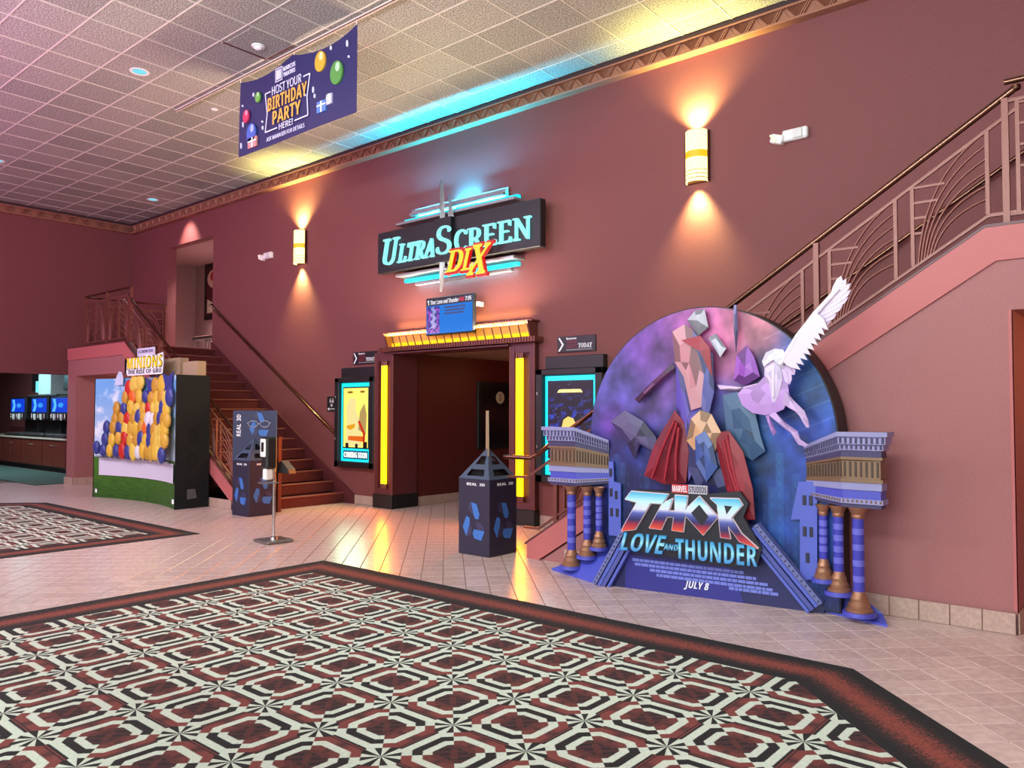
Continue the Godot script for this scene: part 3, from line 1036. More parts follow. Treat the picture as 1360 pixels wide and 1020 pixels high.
	part(f, "print", MB.new().bb(V(0.04, -0.53, -0.39), V(0.043, 0.53, 0.39)), printed(img(48, 64, func(x: int, y: int) -> Color: return rgb(52, 26, 24).lerp(rgb(16, 12, 14), clampf(absf(x - 24.0) / 20.0, 0, 1)) * (0.7 + 0.5 * hash01(x / 4 + 91 * (y / 5)))), 0.4))
	var nt := thing("round_notice", "small round white notice stuck at the frame on the recess wall", "sign", V(-9.352, 1.78, -10.72))
	part(nt, "disc", MB.new().lathe([[0.0, -0.004], [0.11, -0.004], [0.11, 0.004], [0.0, 0.004]], 24), mat(rgb(196, 180, 150), 0.6)).rotation.z = PI / 2
	var ring := MB.new().lathe([[0.092, 0.0], [0.098, 0.0045], [0.104, 0.0]], 24)
	part(nt, "ring_print", ring, M.black).rotation.z = -PI / 2
	var g := MB.new()
	for i in 4: g.bb(V(0.0035, 0.05 - 0.032 * i, -0.05 + 0.012 * (i % 2)), V(0.006, 0.062 - 0.032 * i, 0.05 - 0.014 * (i % 3)))
	part(nt, "lettering", g, M.black)
	var lamp := thing("sensor_lamp", "tiny white lamp box under the entrance header near the right pilaster", "lamp", V(-7.0, 2.36, ZW - 0.12))
	part(lamp, "body", MB.new().box(V(0, 0, 0), V(0.1, 0.05, 0.1), 0.006), M.white)
	part(lamp, "lens", MB.new().box(V(-0.01, 0, 0.052), V(0.07, 0.03, 0.006), 0.002), M.lit_white)
	omni("recess_glow", V(-8.2, 2.2, -10.6), Color(1.0, 0.62, 0.36), 0.16, 0.1)

func build_sign() -> void:
	var o := thing("illuminated_sign", "black auditorium sign with cyan serif letters and red and yellow letters above the entrance", "sign", V(0, 0, ZW))
	part(o, "board", MB.new().bb(V(-9.52, 3.69, 0.18), V(-6.262, 4.33, 0.30), 0.008), M.black)
	part(o, "wall_box", MB.new().bb(V(-9.2, 3.78, 0.0), V(-6.6, 4.24, 0.18)), M.black)
	# stepped light shelves above and below, neon behind them
	for b: Array in [[-9.17, -6.76, 4.43, 0.24], [-8.94, -7.03, 4.56, 0.17], [-9.17, -6.77, 3.63, 0.24], [-8.80, -6.88, 3.47, 0.17]]:
		var z: float = b[3]
		part(o, "light_shelf", MB.new().bb(V(b[0], b[2] - 0.02, 0.0 if z > 0.2 else 0.10), V(b[1], b[2] + 0.02, z), 0.006), M.silver)
	part(o, "added_cutoff_lip", MB.new().bb(V(-8.94, 4.56, 0.10), V(-7.03, 4.63, 0.12), 0.003).bb(V(-8.94, 4.52, 0.035), V(-8.05, 4.67, 0.046)).bb(V(-7.62, 4.52, 0.035), V(-7.03, 4.67, 0.046)), M.silver)  # lips added to cut the neon light short on ceiling and wall
	for b: Array in [[-9.12, -6.81, 4.49, 0.11], [-9.12, -6.81, 3.56, 0.11]]:
		part(o, "neon_bar", MB.new().bb(V(b[0], b[2] - 0.03, 0.03), V(b[1], b[2] + 0.03, 0.11), 0.01), M.neon_cyan)
	area("sign_uplight", V(-7.97, 4.53, ZW + 0.065), V(0, 1, 0.0), 1.75, 0.015, Color(0.12, 0.78, 1.0), 34.0)
	area("sign_downlight", V(-7.9, 3.51, ZW + 0.05), V(0, -1, 0.0), 2.0, 0.03, Color(0.5, 0.9, 1.0), 0.9)
	# two chrome blades through the middle
	for b: Array in [[-8.07, 4.90, 3.26, 0.36, 0.055], [-7.93, 4.66, 3.47, 0.33, 0.06]]:
		var x: float = b[0]
		var yt: float = b[1]
		var yb: float = b[2]
		var w: float = b[4]
		var m := MB.new()
		var z: float = b[3]
		var pr := [[yb, 0.0], [yb + 0.16, 0.6], [3.66, 1.0], [4.36, 1.0], [yt - 0.16, 0.6], [yt, 0.0]]
		for k in 5:
			var ya: float = pr[k][0]
			var wa: float = w * pr[k][1]
			var yc: float = pr[k + 1][0]
			var wc: float = w * pr[k + 1][1]
			m.qout(V(x - wa, ya, z - 0.05), V(x, ya, z), V(x, yc, z), V(x - wc, yc, z - 0.05), V(-1, 0, 1))
			m.qout(V(x + wa, ya, z - 0.05), V(x, ya, z), V(x, yc, z), V(x + wc, yc, z - 0.05), V(1, 0, 1))
			m.qout(V(x - wa, ya, z - 0.05), V(x + wa, ya, z - 0.05), V(x + wc, yc, z - 0.05), V(x - wc, yc, z - 0.05), V(0, 0, -1))
		part(o, "blade", m, M.silver)
	part(o, "board_face", MB.new().bb(V(-8.16, 3.69, 0.30), V(-7.84, 4.33, 0.372), 0.004), M.black)
	# channel letters
	var lm: StandardMaterial3D = M.sign_cyan
	var z := 0.372
	text(o, "letter_u", "U", "serif", -9.42, 3.80, -8.98, 4.20, 0.30, lm, 0.05, 0.0, 0.22)
	text(o, "letters_ltra", "LTRA", "serif", -9.02, 3.80, -8.16, 4.08, 0.30, lm, 0.05, 0.0, 0.22)
	text(o, "letter_s", "S", "serif", -8.12, 3.79, -7.80, 4.20, z, lm, 0.03, 0.0, 0.05)
	text(o, "letters_creen", "CREEN", "serif", -7.79, 3.81, -6.40, 4.11, 0.30, lm, 0.05, 0.0, 0.0)
	var red := glow(Color(0.85, 0.03, 0.02), 0.9)
	var yel := glow(Color(1.0, 0.74, 0.12), 1.5)
	for e: Array in [["D", -7.86, 3.50, -7.47, 3.80], ["L", -7.55, 3.49, -7.26, 3.79], ["X", -7.44, 3.41, -6.98, 3.82]]:
		text(o, "red_letter_back", e[0], "serif_bold", e[1] - 0.03, e[2] - 0.03, e[3] + 0.05, e[4] + 0.03, 0.40, red, 0.05, 0.0, 0.3)
		text(o, "yellow_letter", e[0], "serif_bold", e[1], e[2], e[3], e[4], 0.452, yel, 0.012, 0.0, 0.3)
	# showtime screen on a bracket
	var s := thing("showtime_screen", "blue showtime screen on a wall bracket between the sign and the entrance header", "screen", V(-7.985, 2.93, -8.02))
	part(s, "housing", MB.new().box(V(0, 0, -0.035), V(0.97, 0.56, 0.07), 0.01), M.black)
	part(s, "wall_bracket", MB.new().bb(V(-0.15, -0.12, -0.25), V(0.15, 0.12, -0.07), 0.01).bb(V(0.46, 0.1, -0.2), V(0.50, 0.16, -0.06), 0.005), M.white)
	var screen := glow(Color(0.20, 0.52, 0.93), 0.9)
	screen.roughness = 0.9
	screen.specular_mode = BaseMaterial3D.SPECULAR_DISABLED
	screen.albedo_color = Color(0.01, 0.02, 0.04)
	part(s, "display", MB.new().bb(V(-0.465, -0.26, 0.0), V(0.465, 0.26, 0.004)), screen)
	part(s, "title_bar", MB.new().bb(V(-0.465, 0.155, 0.004), V(0.465, 0.26, 0.006)), glow(Color(0.05, 0.08, 0.16), 0.6))
	var pt := img(32, 64, func(x: int, y: int) -> Color: return Color(0.06, 0.10, 0.55).lerp(Color(0.75, 0.35, 0.85), clampf(hash01((x / 4) + 57 * (y / 5)) * 1.5 - 0.5 + 0.3 * float(y) / 64.0, 0, 1)).lerp(Color(0.75, 0.85, 1.0), 0.7 if absf(x - 16.0 + 3.0 * sin(y * 0.4)) < 4.0 + y * 0.05 and y < 52 else 0.0))
	var pm := mat(Color.BLACK, 0.4)
	pm.emission_enabled = true
	pm.emission_texture = pt
	pm.emission = Color.BLACK
	pm.emission_energy_multiplier = 0.9
	var pq := MB.new()
	pq.q(V(-0.45, -0.25, 0.006), V(-0.19, -0.25, 0.006), V(-0.19, 0.14, 0.006), V(-0.45, 0.14, 0.006))
	pq.q(V(-0.19, -0.25, 0.0045), V(-0.45, -0.25, 0.0045), V(-0.45, 0.14, 0.0045), V(-0.19, 0.14, 0.0045))
	part(s, "film_picture", pq, pm)
	var wt := glow(Color(0.95, 0.97, 1.0), 1.0)
	text(s, "number", "1", "bold", -0.45, 0.17, -0.41, 0.245, 0.006, wt, 0.001)
	text(s, "film_title", "Thor: Love and Thunder", "bold", -0.38, 0.175, 0.2, 0.24, 0.006, wt, 0.001)
	text(s, "rating", "PG13", "bold", 0.22, 0.18, 0.31, 0.235, 0.006, glow(Color(0.95, 0.2, 0.3), 1.0), 0.001)
	text(s, "show_time", "7:05", "bold", 0.33, 0.18, 0.45, 0.24, 0.006, wt, 0.001)
	var ln := MB.new()
	for k in 3: ln.bb(V(-0.09 + 0.02 * (k % 2), 0.10 - 0.045 * k, 0.004), V(0.33 - 0.015 * k, 0.125 - 0.045 * k, 0.006))
	part(s, "small_print", ln, glow(Color(0.10, 0.24, 0.48), 0.8))

func build_wall_things() -> void:
	# sconces: half drums of glass on the wall
	var sc := thing("wall_sconce", "yellow lit glass wall sconce high on the wall, right of the big sign", "wall lamp", V(-4.16, 4.48, ZW), "glass wall sconces")
	part(sc, "back_plate", MB.new().bb(V(-0.15, -0.29, 0), V(0.15, 0.29, 0.02), 0.004), M.bronze)
	var gl := MB.new()
	gl.lathe([[0.135, -0.3], [0.135, 0.3]], 20, Vector3(0, 0, 0.022), PI, TAU)
	gl.lathe([[0.131, 0.3], [0.131, -0.3]], 20, Vector3(0, 0, 0.022), PI, TAU)
	part(sc, "glass_shade", gl, glow(Color(1.0, 0.90, 0.58), 2.6))
	var gb := MB.new()
	gb.lathe([[0.1365, -0.02], [0.1365, 0.06]], 20, Vector3(0, 0, 0.022), PI, TAU)
	part(sc, "amber_band", gb, glow(Color(1.0, 0.72, 0.10), 1.3))
	var rings := MB.new()
	for y: float in [-0.17, -0.215, -0.26]: rings.lathe([[0.139, y - 0.004], [0.142, y], [0.139, y + 0.004]], 20, Vector3(0, 0, 0.022), PI, TAU)
	part(sc, "wire_ring", rings, M.bronze)
	for x: float in [-0.142, 0.142]: part(sc, "side_trim", MB.new().bb(V(x - 0.008, -0.3, 0), V(x + 0.008, 0.3, 0.05), 0.003), M.bronze)
	copy(sc, "wall_sconce", V(-11.97, 4.48, ZW), "bright white-yellow glass wall sconce above the left staircase handrail", "glass wall sconces")
	for x: float in [-4.16, -11.97]:
		spot("sconce_uplight", V(x, 4.80, ZW + 0.10), V(0, 1, -0.10), 58.0, Color(1.0, 0.98, 0.58), 10.0, 0.05, 1.0)
		spot("sconce_downlight", V(x, 4.16, ZW + 0.10), V(0, -1, -0.10), 42.0, Color(1.0, 0.97, 0.62), 8.0, 0.05, 1.0)
	# emergency lights
	var em := thing("emergency_light", "white emergency light with twin lamp head on the wall right of the sconce", "emergency light", V(-3.05, 4.49, ZW), "emergency lights")
	part(em, "housing", MB.new().bb(V(-0.10, -0.06, 0), V(0.17, 0.06, 0.07), 0.015), M.white)
	part(em, "battery_cover", MB.new().bb(V(0.02, -0.05, 0.07), V(0.12, 0.05, 0.085), 0.006), mat(rgb(214, 206, 200), 0.5))
	var hd := MB.new()
	hd.xf = Transform3D(Basis(Vector3.FORWARD, 0.35), V(-0.15, -0.02, 0.05))
	hd.box(Vector3(), V(0.14, 0.095, 0.09), 0.012)
	part(em, "lamp_head", hd, M.white)
	for k in 3: part(em, "lens", MB.new().box(V(-0.205 + 0.020 * k, 0.02 - 0.030 * k, 0.09), V(0.032, 0.028, 0.03), 0.005), M.em_lens)
	copy(em, "emergency_light", V(-13.05, 4.47, ZW), "white emergency light on the wall between the stair-head opening and the left sconce", "emergency lights")
	# small arrow notices
	for e: Array in [[-6.20, -5.59, "black arrow notice on the wall above the poster case at right of the entrance"], [-10.47, -9.86, "black arrow notice on the wall above the yellow poster case left of the entrance"]]:
		var x0: float = e[0]
		var x1: float = e[1]
		var o := thing("arrow_notice", e[2], "sign", V((x0 + x1) * 0.5, 2.41, ZW), "arrow notices")
		part(o, "panel", MB.new().box(V(0, 0, 0.01), V(x1 - x0, 0.21, 0.02), 0.004), M.black)
		var ch := MB.new()
		ch.prism(poly([-0.285, 0.085, -0.262, 0.09, -0.195, 0.0, -0.262, -0.09, -0.285, -0.085, -0.225, 0.0]), 0.02, 0.023)
		part(o, "chevron", ch, M.print_white)
		text(o, "small_heading", "Reserve", "bold", -0.155, 0.06, 0.005, 0.088, 0.02, M.print_white, 0.002)
		var rd := mat(rgb(122, 26, 40), 0.5)
		text(o, "red_lettering", "YOUR", "bold", -0.15, 0.006, 0.015, 0.05, 0.02, rd, 0.002)
		text(o, "red_lettering", "SEATS", "bold", -0.15, -0.052, 0.015, -0.006, 0.02, rd, 0.002)
		text(o, "white_lettering", "TODAY", "serif_bold", 0.035, -0.052, 0.25, 0.006, 0.02, M.print_white, 0.002)
		part(o, "rule_line", MB.new().bb(V(-0.155, -0.078, 0.02), V(0.25, -0.070, 0.022)), mat(rgb(170, 160, 165), 0.6))
	# restroom notice
	var rs := thing("restroom_sign", "small square black restroom sign on the wall left of the yellow poster case", "sign", V(-11.045, 1.655, ZW))
	part(rs, "panel", MB.new().box(V(0, 0, 0.008), V(0.26, 0.26, 0.016), 0.004), M.black)
	var pic := MB.new()
	var gy := mat(rgb(190, 182, 178), 0.6)
	for x: float in [-0.035, 0.035]:
		pic.prism(ellipse(x, 0.085, 0.012, 0.012, 10), 0.016, 0.019)
		pic.prism(poly([x - 0.024, 0.068, x + 0.024, 0.068, x + 0.028, 0.022, x - 0.028, 0.022]) if x > 0 else poly([x - 0.022, 0.068, x + 0.022, 0.068, x + 0.016, 0.022, x - 0.016, 0.022]), 0.016, 0.019)
	pic.prism(ellipse(0.0, -0.022, 0.028, 0.026, 14), 0.016, 0.019)
	part(rs, "pictogram", pic, gy)
	part(rs, "arrow_print", MB.new().prism(poly([-0.11, -0.085, -0.07, -0.058, -0.07, -0.112]), 0.016, 0.019), M.print_white)
	text(rs, "lettering", "RESTROOMS", "bold", -0.06, -0.097, 0.10, -0.073, 0.016, gy, 0.003)
	poster_case(-10.82, -9.805, true, "lit poster case with cyan border and yellow poster reading coming soon, left of the entrance")
	poster_case(-6.48, -5.42, false, "lit poster case with cyan border and dark starry poster, half hidden by the arched display")
	# upstairs: framed picture and a bench seen through the opening
	var pf := thing("picture_frame", "black framed red and cream picture on the corridor wall upstairs", "picture frame", V(-18.15, 4.55, -10.1))
	part(pf, "frame", MB.new().bb(V(-0.62, -0.72, 0.0), V(0.62, 0.72, 0.05), 0.01), M.black)
	part(pf, "print", MB.new().bb(V(-0.50, -0.6, 0.05), V(0.50, 0.6, 0.054)), mat(rgb(86, 30, 34), 0.5))
	part(pf, "pale_round_shape", MB.new().prism(ellipse(-0.1, 0.3, 0.36, 0.24, 18), 0.054, 0.057), mat(rgb(224, 176, 156), 0.5))
	part(pf, "red_round_shape", MB.new().prism(ellipse(-0.1, 0.36, 0.22, 0.13, 18), 0.057, 0.06), mat(rgb(176, 36, 30), 0.5))
	part(pf, "cream_shape", MB.new().prism(poly([-0.45, -0.55, 0.3, -0.55, 0.35, -0.35, 0.1, -0.2, -0.2, -0.3, -0.45, -0.2]), 0.054, 0.057), mat(rgb(232, 214, 190), 0.5))
	var bn := thing("bench", "black bench with pale metal legs in the corridor at the stair head", "bench", V(-16.6, 2.8, -9.2))
	part(bn, "seat", MB.new().bb(V(-0.75, 0.36, -0.2), V(0.75, 0.43, 0.2), 0.02), M.black)
	part(bn, "edge_rail", MB.new().bb(V(-0.76, 0.43, 0.18), V(0.76, 0.455, 0.21), 0.005), M.chrome)
	for x: float in [-0.7, -0.05, 0.65]:
		part(bn, "leg", MB.new().strip([V(x, 0, 0.15), V(x, 0.37, 0.15)], V(0.02, 0, 0), V(0, 0, 0.02)).strip([V(x, 0, -0.15), V(x, 0.37, -0.15)], V(0.02, 0, 0), V(0, 0, 0.02)), M.steel)
	spot("corridor_lamp", V(-16.9, 5.2, -9.3), V(0.1, -1, -0.1), 60.0, Color(1.0, 0.92, 0.92), 30.0, 0.08, 1.0)
	spot("opening_wash", V(-16.1, 5.86, -7.75), V(0, -1, -0.62), 34.0, Color(1.0, 0.88, 0.84), 7.0, 0.05, 1.0)
	omni("passage_lamp", V(0.2, 1.95, -7.3), Color(1.0, 0.66, 0.34), 0.55, 0.1)
	omni("passage_lamp", V(-16.2, 1.95, -7.4), Color(1.0, 0.8, 0.7), 0.3, 0.1)
	# hand sanitiser on a pole
	var sn := thing("sanitizer_stand", "chrome pole hand sanitizer stand with black and white dispenser on the tiles", "sanitizer stand", V(-8.08, 0, -5.23))
	sn.rotation.y = deg_to_rad(-4)
	part(sn, "base_plate", MB.new().box(V(0, 0.02, 0), V(0.34, 0.035, 0.34), 0.01), M.steel)
	part(sn, "base_collar", MB.new().lathe([[0.05, 0.035], [0.045, 0.06], [0.02, 0.07]], 16), M.chrome)
	part(sn, "pole", MB.new().lathe([[0.018, 0.035], [0.018, 1.0]], 16), M.chrome)
	part(sn, "tray", MB.new().bb(V(-0.09, 0.69, -0.02), V(0.09, 0.705, 0.17), 0.005), M.steel)
	var body := part(sn, "dispenser", MB.new().bb(V(-0.07, 0.86, 0.0), V(0.07, 1.23, 0.14), 0.02), M.black)
	part(body, "front_cover", MB.new().bb(V(-0.062, 1.0, 0.14), V(0.062, 1.21, 0.155), 0.01), M.white)
	part(body, "sight_window", MB.new().bb(V(-0.028, 1.06, 0.155), V(0.028, 1.17, 0.158), 0.003), M.black_gloss)
	part(sn, "nozzle_guard", MB.new().bb(V(-0.045, 0.73, 0.04), V(0.045, 0.86, 0.13), 0.012), M.white)
	# lidded steel tray leaning out beside the newel of the left stairs
	var tr := thing("newel_post", "copper newel post at the foot of the left stairs, behind the sanitizer stand", "newel post", V(-10.42, 0, -6.82))
	part(tr, "post", MB.new().strip([V(0, 0, 0), V(0, 1.12, 0)], V(0.03, 0, 0), V(0, 0, 0.03)), M.copper)
	part(tr, "cap", MB.new().box(V(0, 1.13, 0), V(0.075, 0.02, 0.075), 0.006), M.copper)
	part(tr, "steel_flap", MB.new().prism(poly([0.03, 0.60, 0.36, 0.60, 0.34, 0.66, 0.16, 0.78, 0.03, 0.74]), -0.06, 0.06), M.steel)

func poster_case(x0: float, x1: float, left: bool, label: String) -> void:
	var o := thing("poster_case", label, "poster case", V(x0, 0.60, ZW), "lit poster cases")
	var w := x1 - x0
	var h := 1.49
	var f := MB.new()
	f.bb(V(0, 0, 0), V(w, h, 0.03))
	for e: Array in [[0, 0, 0.11, h], [w - 0.11, 0, w, h], [0, 0, w, 0.10], [0, h - 0.08, w, h]]:
		f.bb(V(e[0], e[1], 0.0), V(e[2], e[3], 0.13), 0.008)
	part(o, "frame", f, M.black)
	part(o, "top_box", MB.new().bb(V(0.14, h, 0), V(w + (0.0 if left else 0.0), h + 0.165, 0.10), 0.006), M.black)
	for y: float in [0.45, 1.15]: part(o, "hinge", MB.new().bb(V(0.02, y, 0.13), V(0.045, y + 0.04, 0.14), 0.003), M.steel)
	var a := 0.12
	var b := w - 0.12
	var lo := 0.10
	var hi := h - 0.09
	var c := MB.new()
	c.bb(V(a, lo, 0.03), V(b, hi, 0.07))
	part(o, "cyan_light_box", c, M.neon_cyan)
	var px0 := a + 0.07
	var px1 := b - 0.07
	var py0 := lo + 0.235
	var py1 := hi - 0.085
	part(o, "poster_surround", MB.new().bb(V(px0 - 0.02, py0 - 0.02, 0.07), V(px1 + 0.02, py1 + 0.02, 0.078)), mat(rgb(10, 30, 44), 0.4))
	var wd := px1 - px0
	var ht := py1 - py0
	var base := MB.new()
	base.bb(V(px0, py0, 0.078), V(px1, py1, 0.081))
	var S := func(u: float, v: float) -> Vector2: return Vector2(px0 + wd * u, py0 + ht * v)
	if left:
		part(o, "poster", base, glow(Color(1.0, 0.92, 0.42), 1.2))
		var sh := func(called: String, pts: Array, col: Color, z: float) -> void:
			var pg := PackedVector2Array()
			for k in range(0, pts.size(), 2): pg.append(S.call(pts[k], pts[k + 1]))
			part(o, called, MB.new().prism(pg, 0.081, z), glow(col, 0.9))
		sh.call("cream_shape", [0.1, 0.02, 0.75, 0.02, 0.72, 0.42, 0.52, 0.62, 0.5, 0.82, 0.3, 0.84, 0.12, 0.70, 0.14, 0.4], Color(1.0, 0.93, 0.62), 0.083)
		sh.call("tan_shape", [0.62, 0.3, 0.92, 0.22, 0.95, 0.55, 0.86, 0.74, 0.68, 0.6], Color(0.74, 0.62, 0.36), 0.084)
		sh.call("orange_band", [0.2, 0.12, 0.8, 0.10, 0.84, 0.19, 0.22, 0.19], Color(0.95, 0.42, 0.06), 0.085)
		sh.call("red_band", [0.6, 0.44, 0.68, 0.45, 0.9, 0.24, 0.88, 0.08, 0.80, 0.10, 0.82, 0.22], Color(0.85, 0.16, 0.05), 0.086)
		sh.call("gold_shape", [0.14, 0.36, 0.5, 0.40, 0.46, 0.33, 0.3, 0.29, 0.16, 0.32], Color(0.95, 0.66, 0.06), 0.086)
		for e: Array in [[0.28, 0.93, 0.12], [0.78, 0.935, 0.10]]:
			var pg := PackedVector2Array()
			for k in 12: pg.append(S.call(e[0] + e[2] * cos(TAU * k / 12), e[1] + 0.02 * sin(TAU * k / 12)))
			part(o, "title_print", MB.new().prism(pg, 0.081, 0.084), glow(Color(0.62, 0.42, 0.05), 0.9))
		for e: Array in [[0.1, 0.0, 0.22, 0.07], [0.5, 0.0, 0.6, 0.06], [0.82, 0.0, 0.97, 0.10]]:
			part(o, "dark_shape", MB.new().prism(PackedVector2Array([S.call(e[0], e[1]), S.call(e[2], e[1]), S.call(e[2], e[3]), S.call(e[0], e[3])]), 0.081, 0.085), glow(Color(0.16, 0.07, 0.05), 0.6))
		var cs := MB.new()
		cs.bb(V(px0, lo + 0.04, 0.07), V(px1, lo + 0.18, 0.078))
		part(o, "caption_strip", cs, glow(Color(0.05, 0.42, 0.55), 0.8))
		text(o, "caption", "COMING SOON", "bold", px0 + 0.02, lo + 0.065, px1 - 0.02, lo + 0.155, 0.078, M.lit_white, 0.004)
	else:
		var nz := noise(8, 0.045, 4)
		var t := img(96, 160, func(x: int, y: int) -> Color:
			var d := nz.get_noise_2d(x * 0.8 - y * 0.35, y * 1.3 + x * 0.5)
			var c2 := Color(0.035, 0.045, 0.10).lerp(Color(0.10, 0.24, 0.72), clampf(d * 2.2 + 0.15, 0.0, 1.0) * smoothstep(0.0, 0.6, y / 160.0 + 0.1))
			if hash01(x * 771 + y * 3331) > 0.996: c2 = Color(0.8, 0.85, 1.0)
			return c2)
		var pm := mat(Color.BLACK, 0.4)
		pm.emission_enabled = true
		pm.emission_texture = t
		pm.emission = Color.BLACK
		pm.emission_energy_multiplier = 1.0
		base = MB.new()
		base.q(V(px0, py0, 0.081), V(px1, py0, 0.081), V(px1, py1, 0.081), V(px0, py1, 0.081))
		base.q(V(px1, py0, 0.079), V(px0, py0, 0.079), V(px0, py1, 0.079), V(px1, py1, 0.079))
		part(o, "poster", base, pm)
		part(o, "title_print", MB.new().prism(PackedVector2Array([S.call(0.2, 0.86), S.call(0.8, 0.86), S.call(0.76, 0.9), S.call(0.72, 0.905), S.call(0.3, 0.905), S.call(0.24, 0.9)]), 0.081, 0.084), glow(Color(1.0, 0.94, 0.62), 1.0))
		part(o, "gold_shape", MB.new().prism(PackedVector2Array([S.call(0.30, 0.20), S.call(0.62, 0.20), S.call(0.66, 0.42), S.call(0.58, 0.52), S.call(0.46, 0.545), S.call(0.35, 0.50), S.call(0.30, 0.38)]), 0.081, 0.084), glow(Color(1.0, 0.86, 0.45), 1.0))
		part(o, "orange_shape", MB.new().prism(PackedVector2Array([S.call(0.05, 0.10), S.call(0.28, 0.10), S.call(0.26, 0.18), S.call(0.12, 0.22)]), 0.081, 0.084), glow(Color(1.0, 0.45, 0.1), 1.0))
		var cs := MB.new()
		cs.bb(V(px0, lo + 0.04, 0.07), V(px1, lo + 0.18, 0.078))
		part(o, "caption_strip", cs, glow(Color(0.05, 0.42, 0.55), 0.8))
	area("case_light", V(x0 + w * 0.5, 0.60 + h * 0.5, ZW + 0.16), V(0, 0, 1), w - 0.3, h - 0.3, Color(0.75, 0.95, 0.75) if left else Color(0.2, 0.7, 0.85), 2.2 if left else 1.0)

func build_bins() -> void:
	bin(V(-5.725, 0, -6.36), false, "black recycling bin near the entrance with blue arrows and an edge-on back board")
	bin(V(-10.44, 0, -6.42), true, "dark blue recycling bin beside the left stairs, its back board showing glasses")

func arrows(o: Node3D, xf: Transform3D) -> void:
	var S := [[[425, 155, 480, 165, 512, 240, 500, 280, 468, 278, 452, 250], [400, 160, 425, 155, 452, 250, 430, 235, 395, 215]],
		[[375, 262, 410, 276, 411, 320, 375, 420, 338, 350], [411, 320, 440, 350, 425, 410, 375, 420]],
		[[455, 360, 566, 365, 530, 440, 458, 428, 443, 392], [470, 310, 520, 305, 560, 335, 566, 365, 500, 362]]]
	for e: Array in S:
		for j in 2:
			var pg := PackedVector2Array()
			for k in range(0, e[j].size(), 2): pg.append(Vector2((e[j][k] - 450.0) / 720.0, -(e[j][k + 1] - 300.0) / 720.0))
			var a := put(o, "blue_arrow" if j == 0 else "arrow_fold", MB.new().prism(pg, 0.0, 0.003 + 0.001 * j).mesh(), M.bin_blue if j == 0 else M.arrow_fold)
			a.transform = xf

func bin(at: Vector3, turned: bool, label: String) -> void:
	var o := thing("recycling_bin", label, "recycling bin", at, "glasses recycling bins")
	var h := 0.225
	var H := 0.81
	var body := MB.new().bb(V(-h, 0, -h), V(h, H, h), 0.006)
	part(o, "body", body, M.navy)
	var front := Transform3D(Basis(), V(0, 0.36, h))
	var side := Transform3D(Basis(Vector3.UP, PI / 2), V(h, 0.36, 0))
	arrows(o, front)
	arrows(o, side)
	for e: Transform3D in [Transform3D(Basis(), V(0, 0.755, h)), Transform3D(Basis(Vector3.UP, PI / 2), V(h, 0.755, 0))]:
		var t := text(o, "lettering", "REAL  3D", "bold", -0.10, -0.014, 0.16, 0.014, 0.0, M.print_white, 0.003)
		t.transform = e
	# pyramid lid of four pierced flaps
	for k in 4:
		var f := MB.new()
		var b := Basis(Vector3.UP, PI / 2 * k)
		var L := func(u: float, v: float) -> Vector3:     # u across -1..1, v up 0..1
			return V(u * h * (1.0 - v), H + 0.33 * v, h * (1.0 - v) + 0.002)
		var cells := [[0.0, 0.10, -1.0, 1.0], [0.10, 0.30, -1.0, -0.62], [0.10, 0.30, 0.62, 1.0], [0.30, 0.46, -1.0, 1.0], [0.46, 0.72, -1.0, -0.55], [0.46, 0.72, 0.55, 1.0], [0.72, 1.0, -1.0, 1.0]]
		f.xf = Transform3D(b, Vector3())
		for c: Array in cells:
			f.qout(L.call(c[2], c[0]), L.call(c[3], c[0]), L.call(c[3], c[1]), L.call(c[2], c[1]), V(0, 0.5, 1))
		part(o, "lid_flap", f, M.slate)
	part(o, "dark_liner", MB.new().lathe([[h * 1.25, H - 0.02], [0.0, H + 0.27]], 4, Vector3(), PI / 4, PI / 4 + TAU), M.black)
	# back board on the diagonal
	var bb := MB.new()
	var d := 0.318
	bb.prism(poly([-d, 0.75, d, 0.75, d, 1.54, -d, 1.54]) if turned else poly([-d, 0.75, d * 0.2, 0.75, d * 0.3, 1.2, d * 0.05, 1.54, -d, 1.54]), -0.008, 0.008)
	var p := part(o, "back_board", bb, mat(rgb(40, 40, 78), 0.5) if turned else M.card)
	p.rotation.y = PI / 4 if turned else -PI / 4
	if turned:
		p.rotation.y = atan2(1.0, 1.0)
		var tl := text(p, "lettering", "REAL  3D", "bold", -0.16, -0.03, 0.16, 0.03, 0.0, M.print_white, 0.003)
		tl.transform = Transform3D(Basis(Vector3.BACK, PI / 2), V(-0.235, 1.32, 0.008))
		arrows(p, Transform3D(Basis() * 0.9, V(0.06, 1.33, 0.008)))
		var g := MB.new()
		for s: float in [-1.0, 1.0]:
			var pts := []
			for k in 13: pts.append(V(0.06 + s * 0.085 + 0.07 * cos(TAU * k / 12), 1.34 + 0.048 * sin(TAU * k / 12), 0.018))
			g.tube(pts, 0.008, 5)
			g.tube([V(0.06 + s * 0.155, 1.35, 0.018), V(0.06 + s * 0.175, 1.36, 0.018)], 0.008, 5)
		g.tube([V(0.045, 1.345, 0.018), V(0.075, 1.345, 0.018)], 0.008, 5)
		part(p, "glasses_print", g, mat(rgb(150, 150, 170), 0.5))

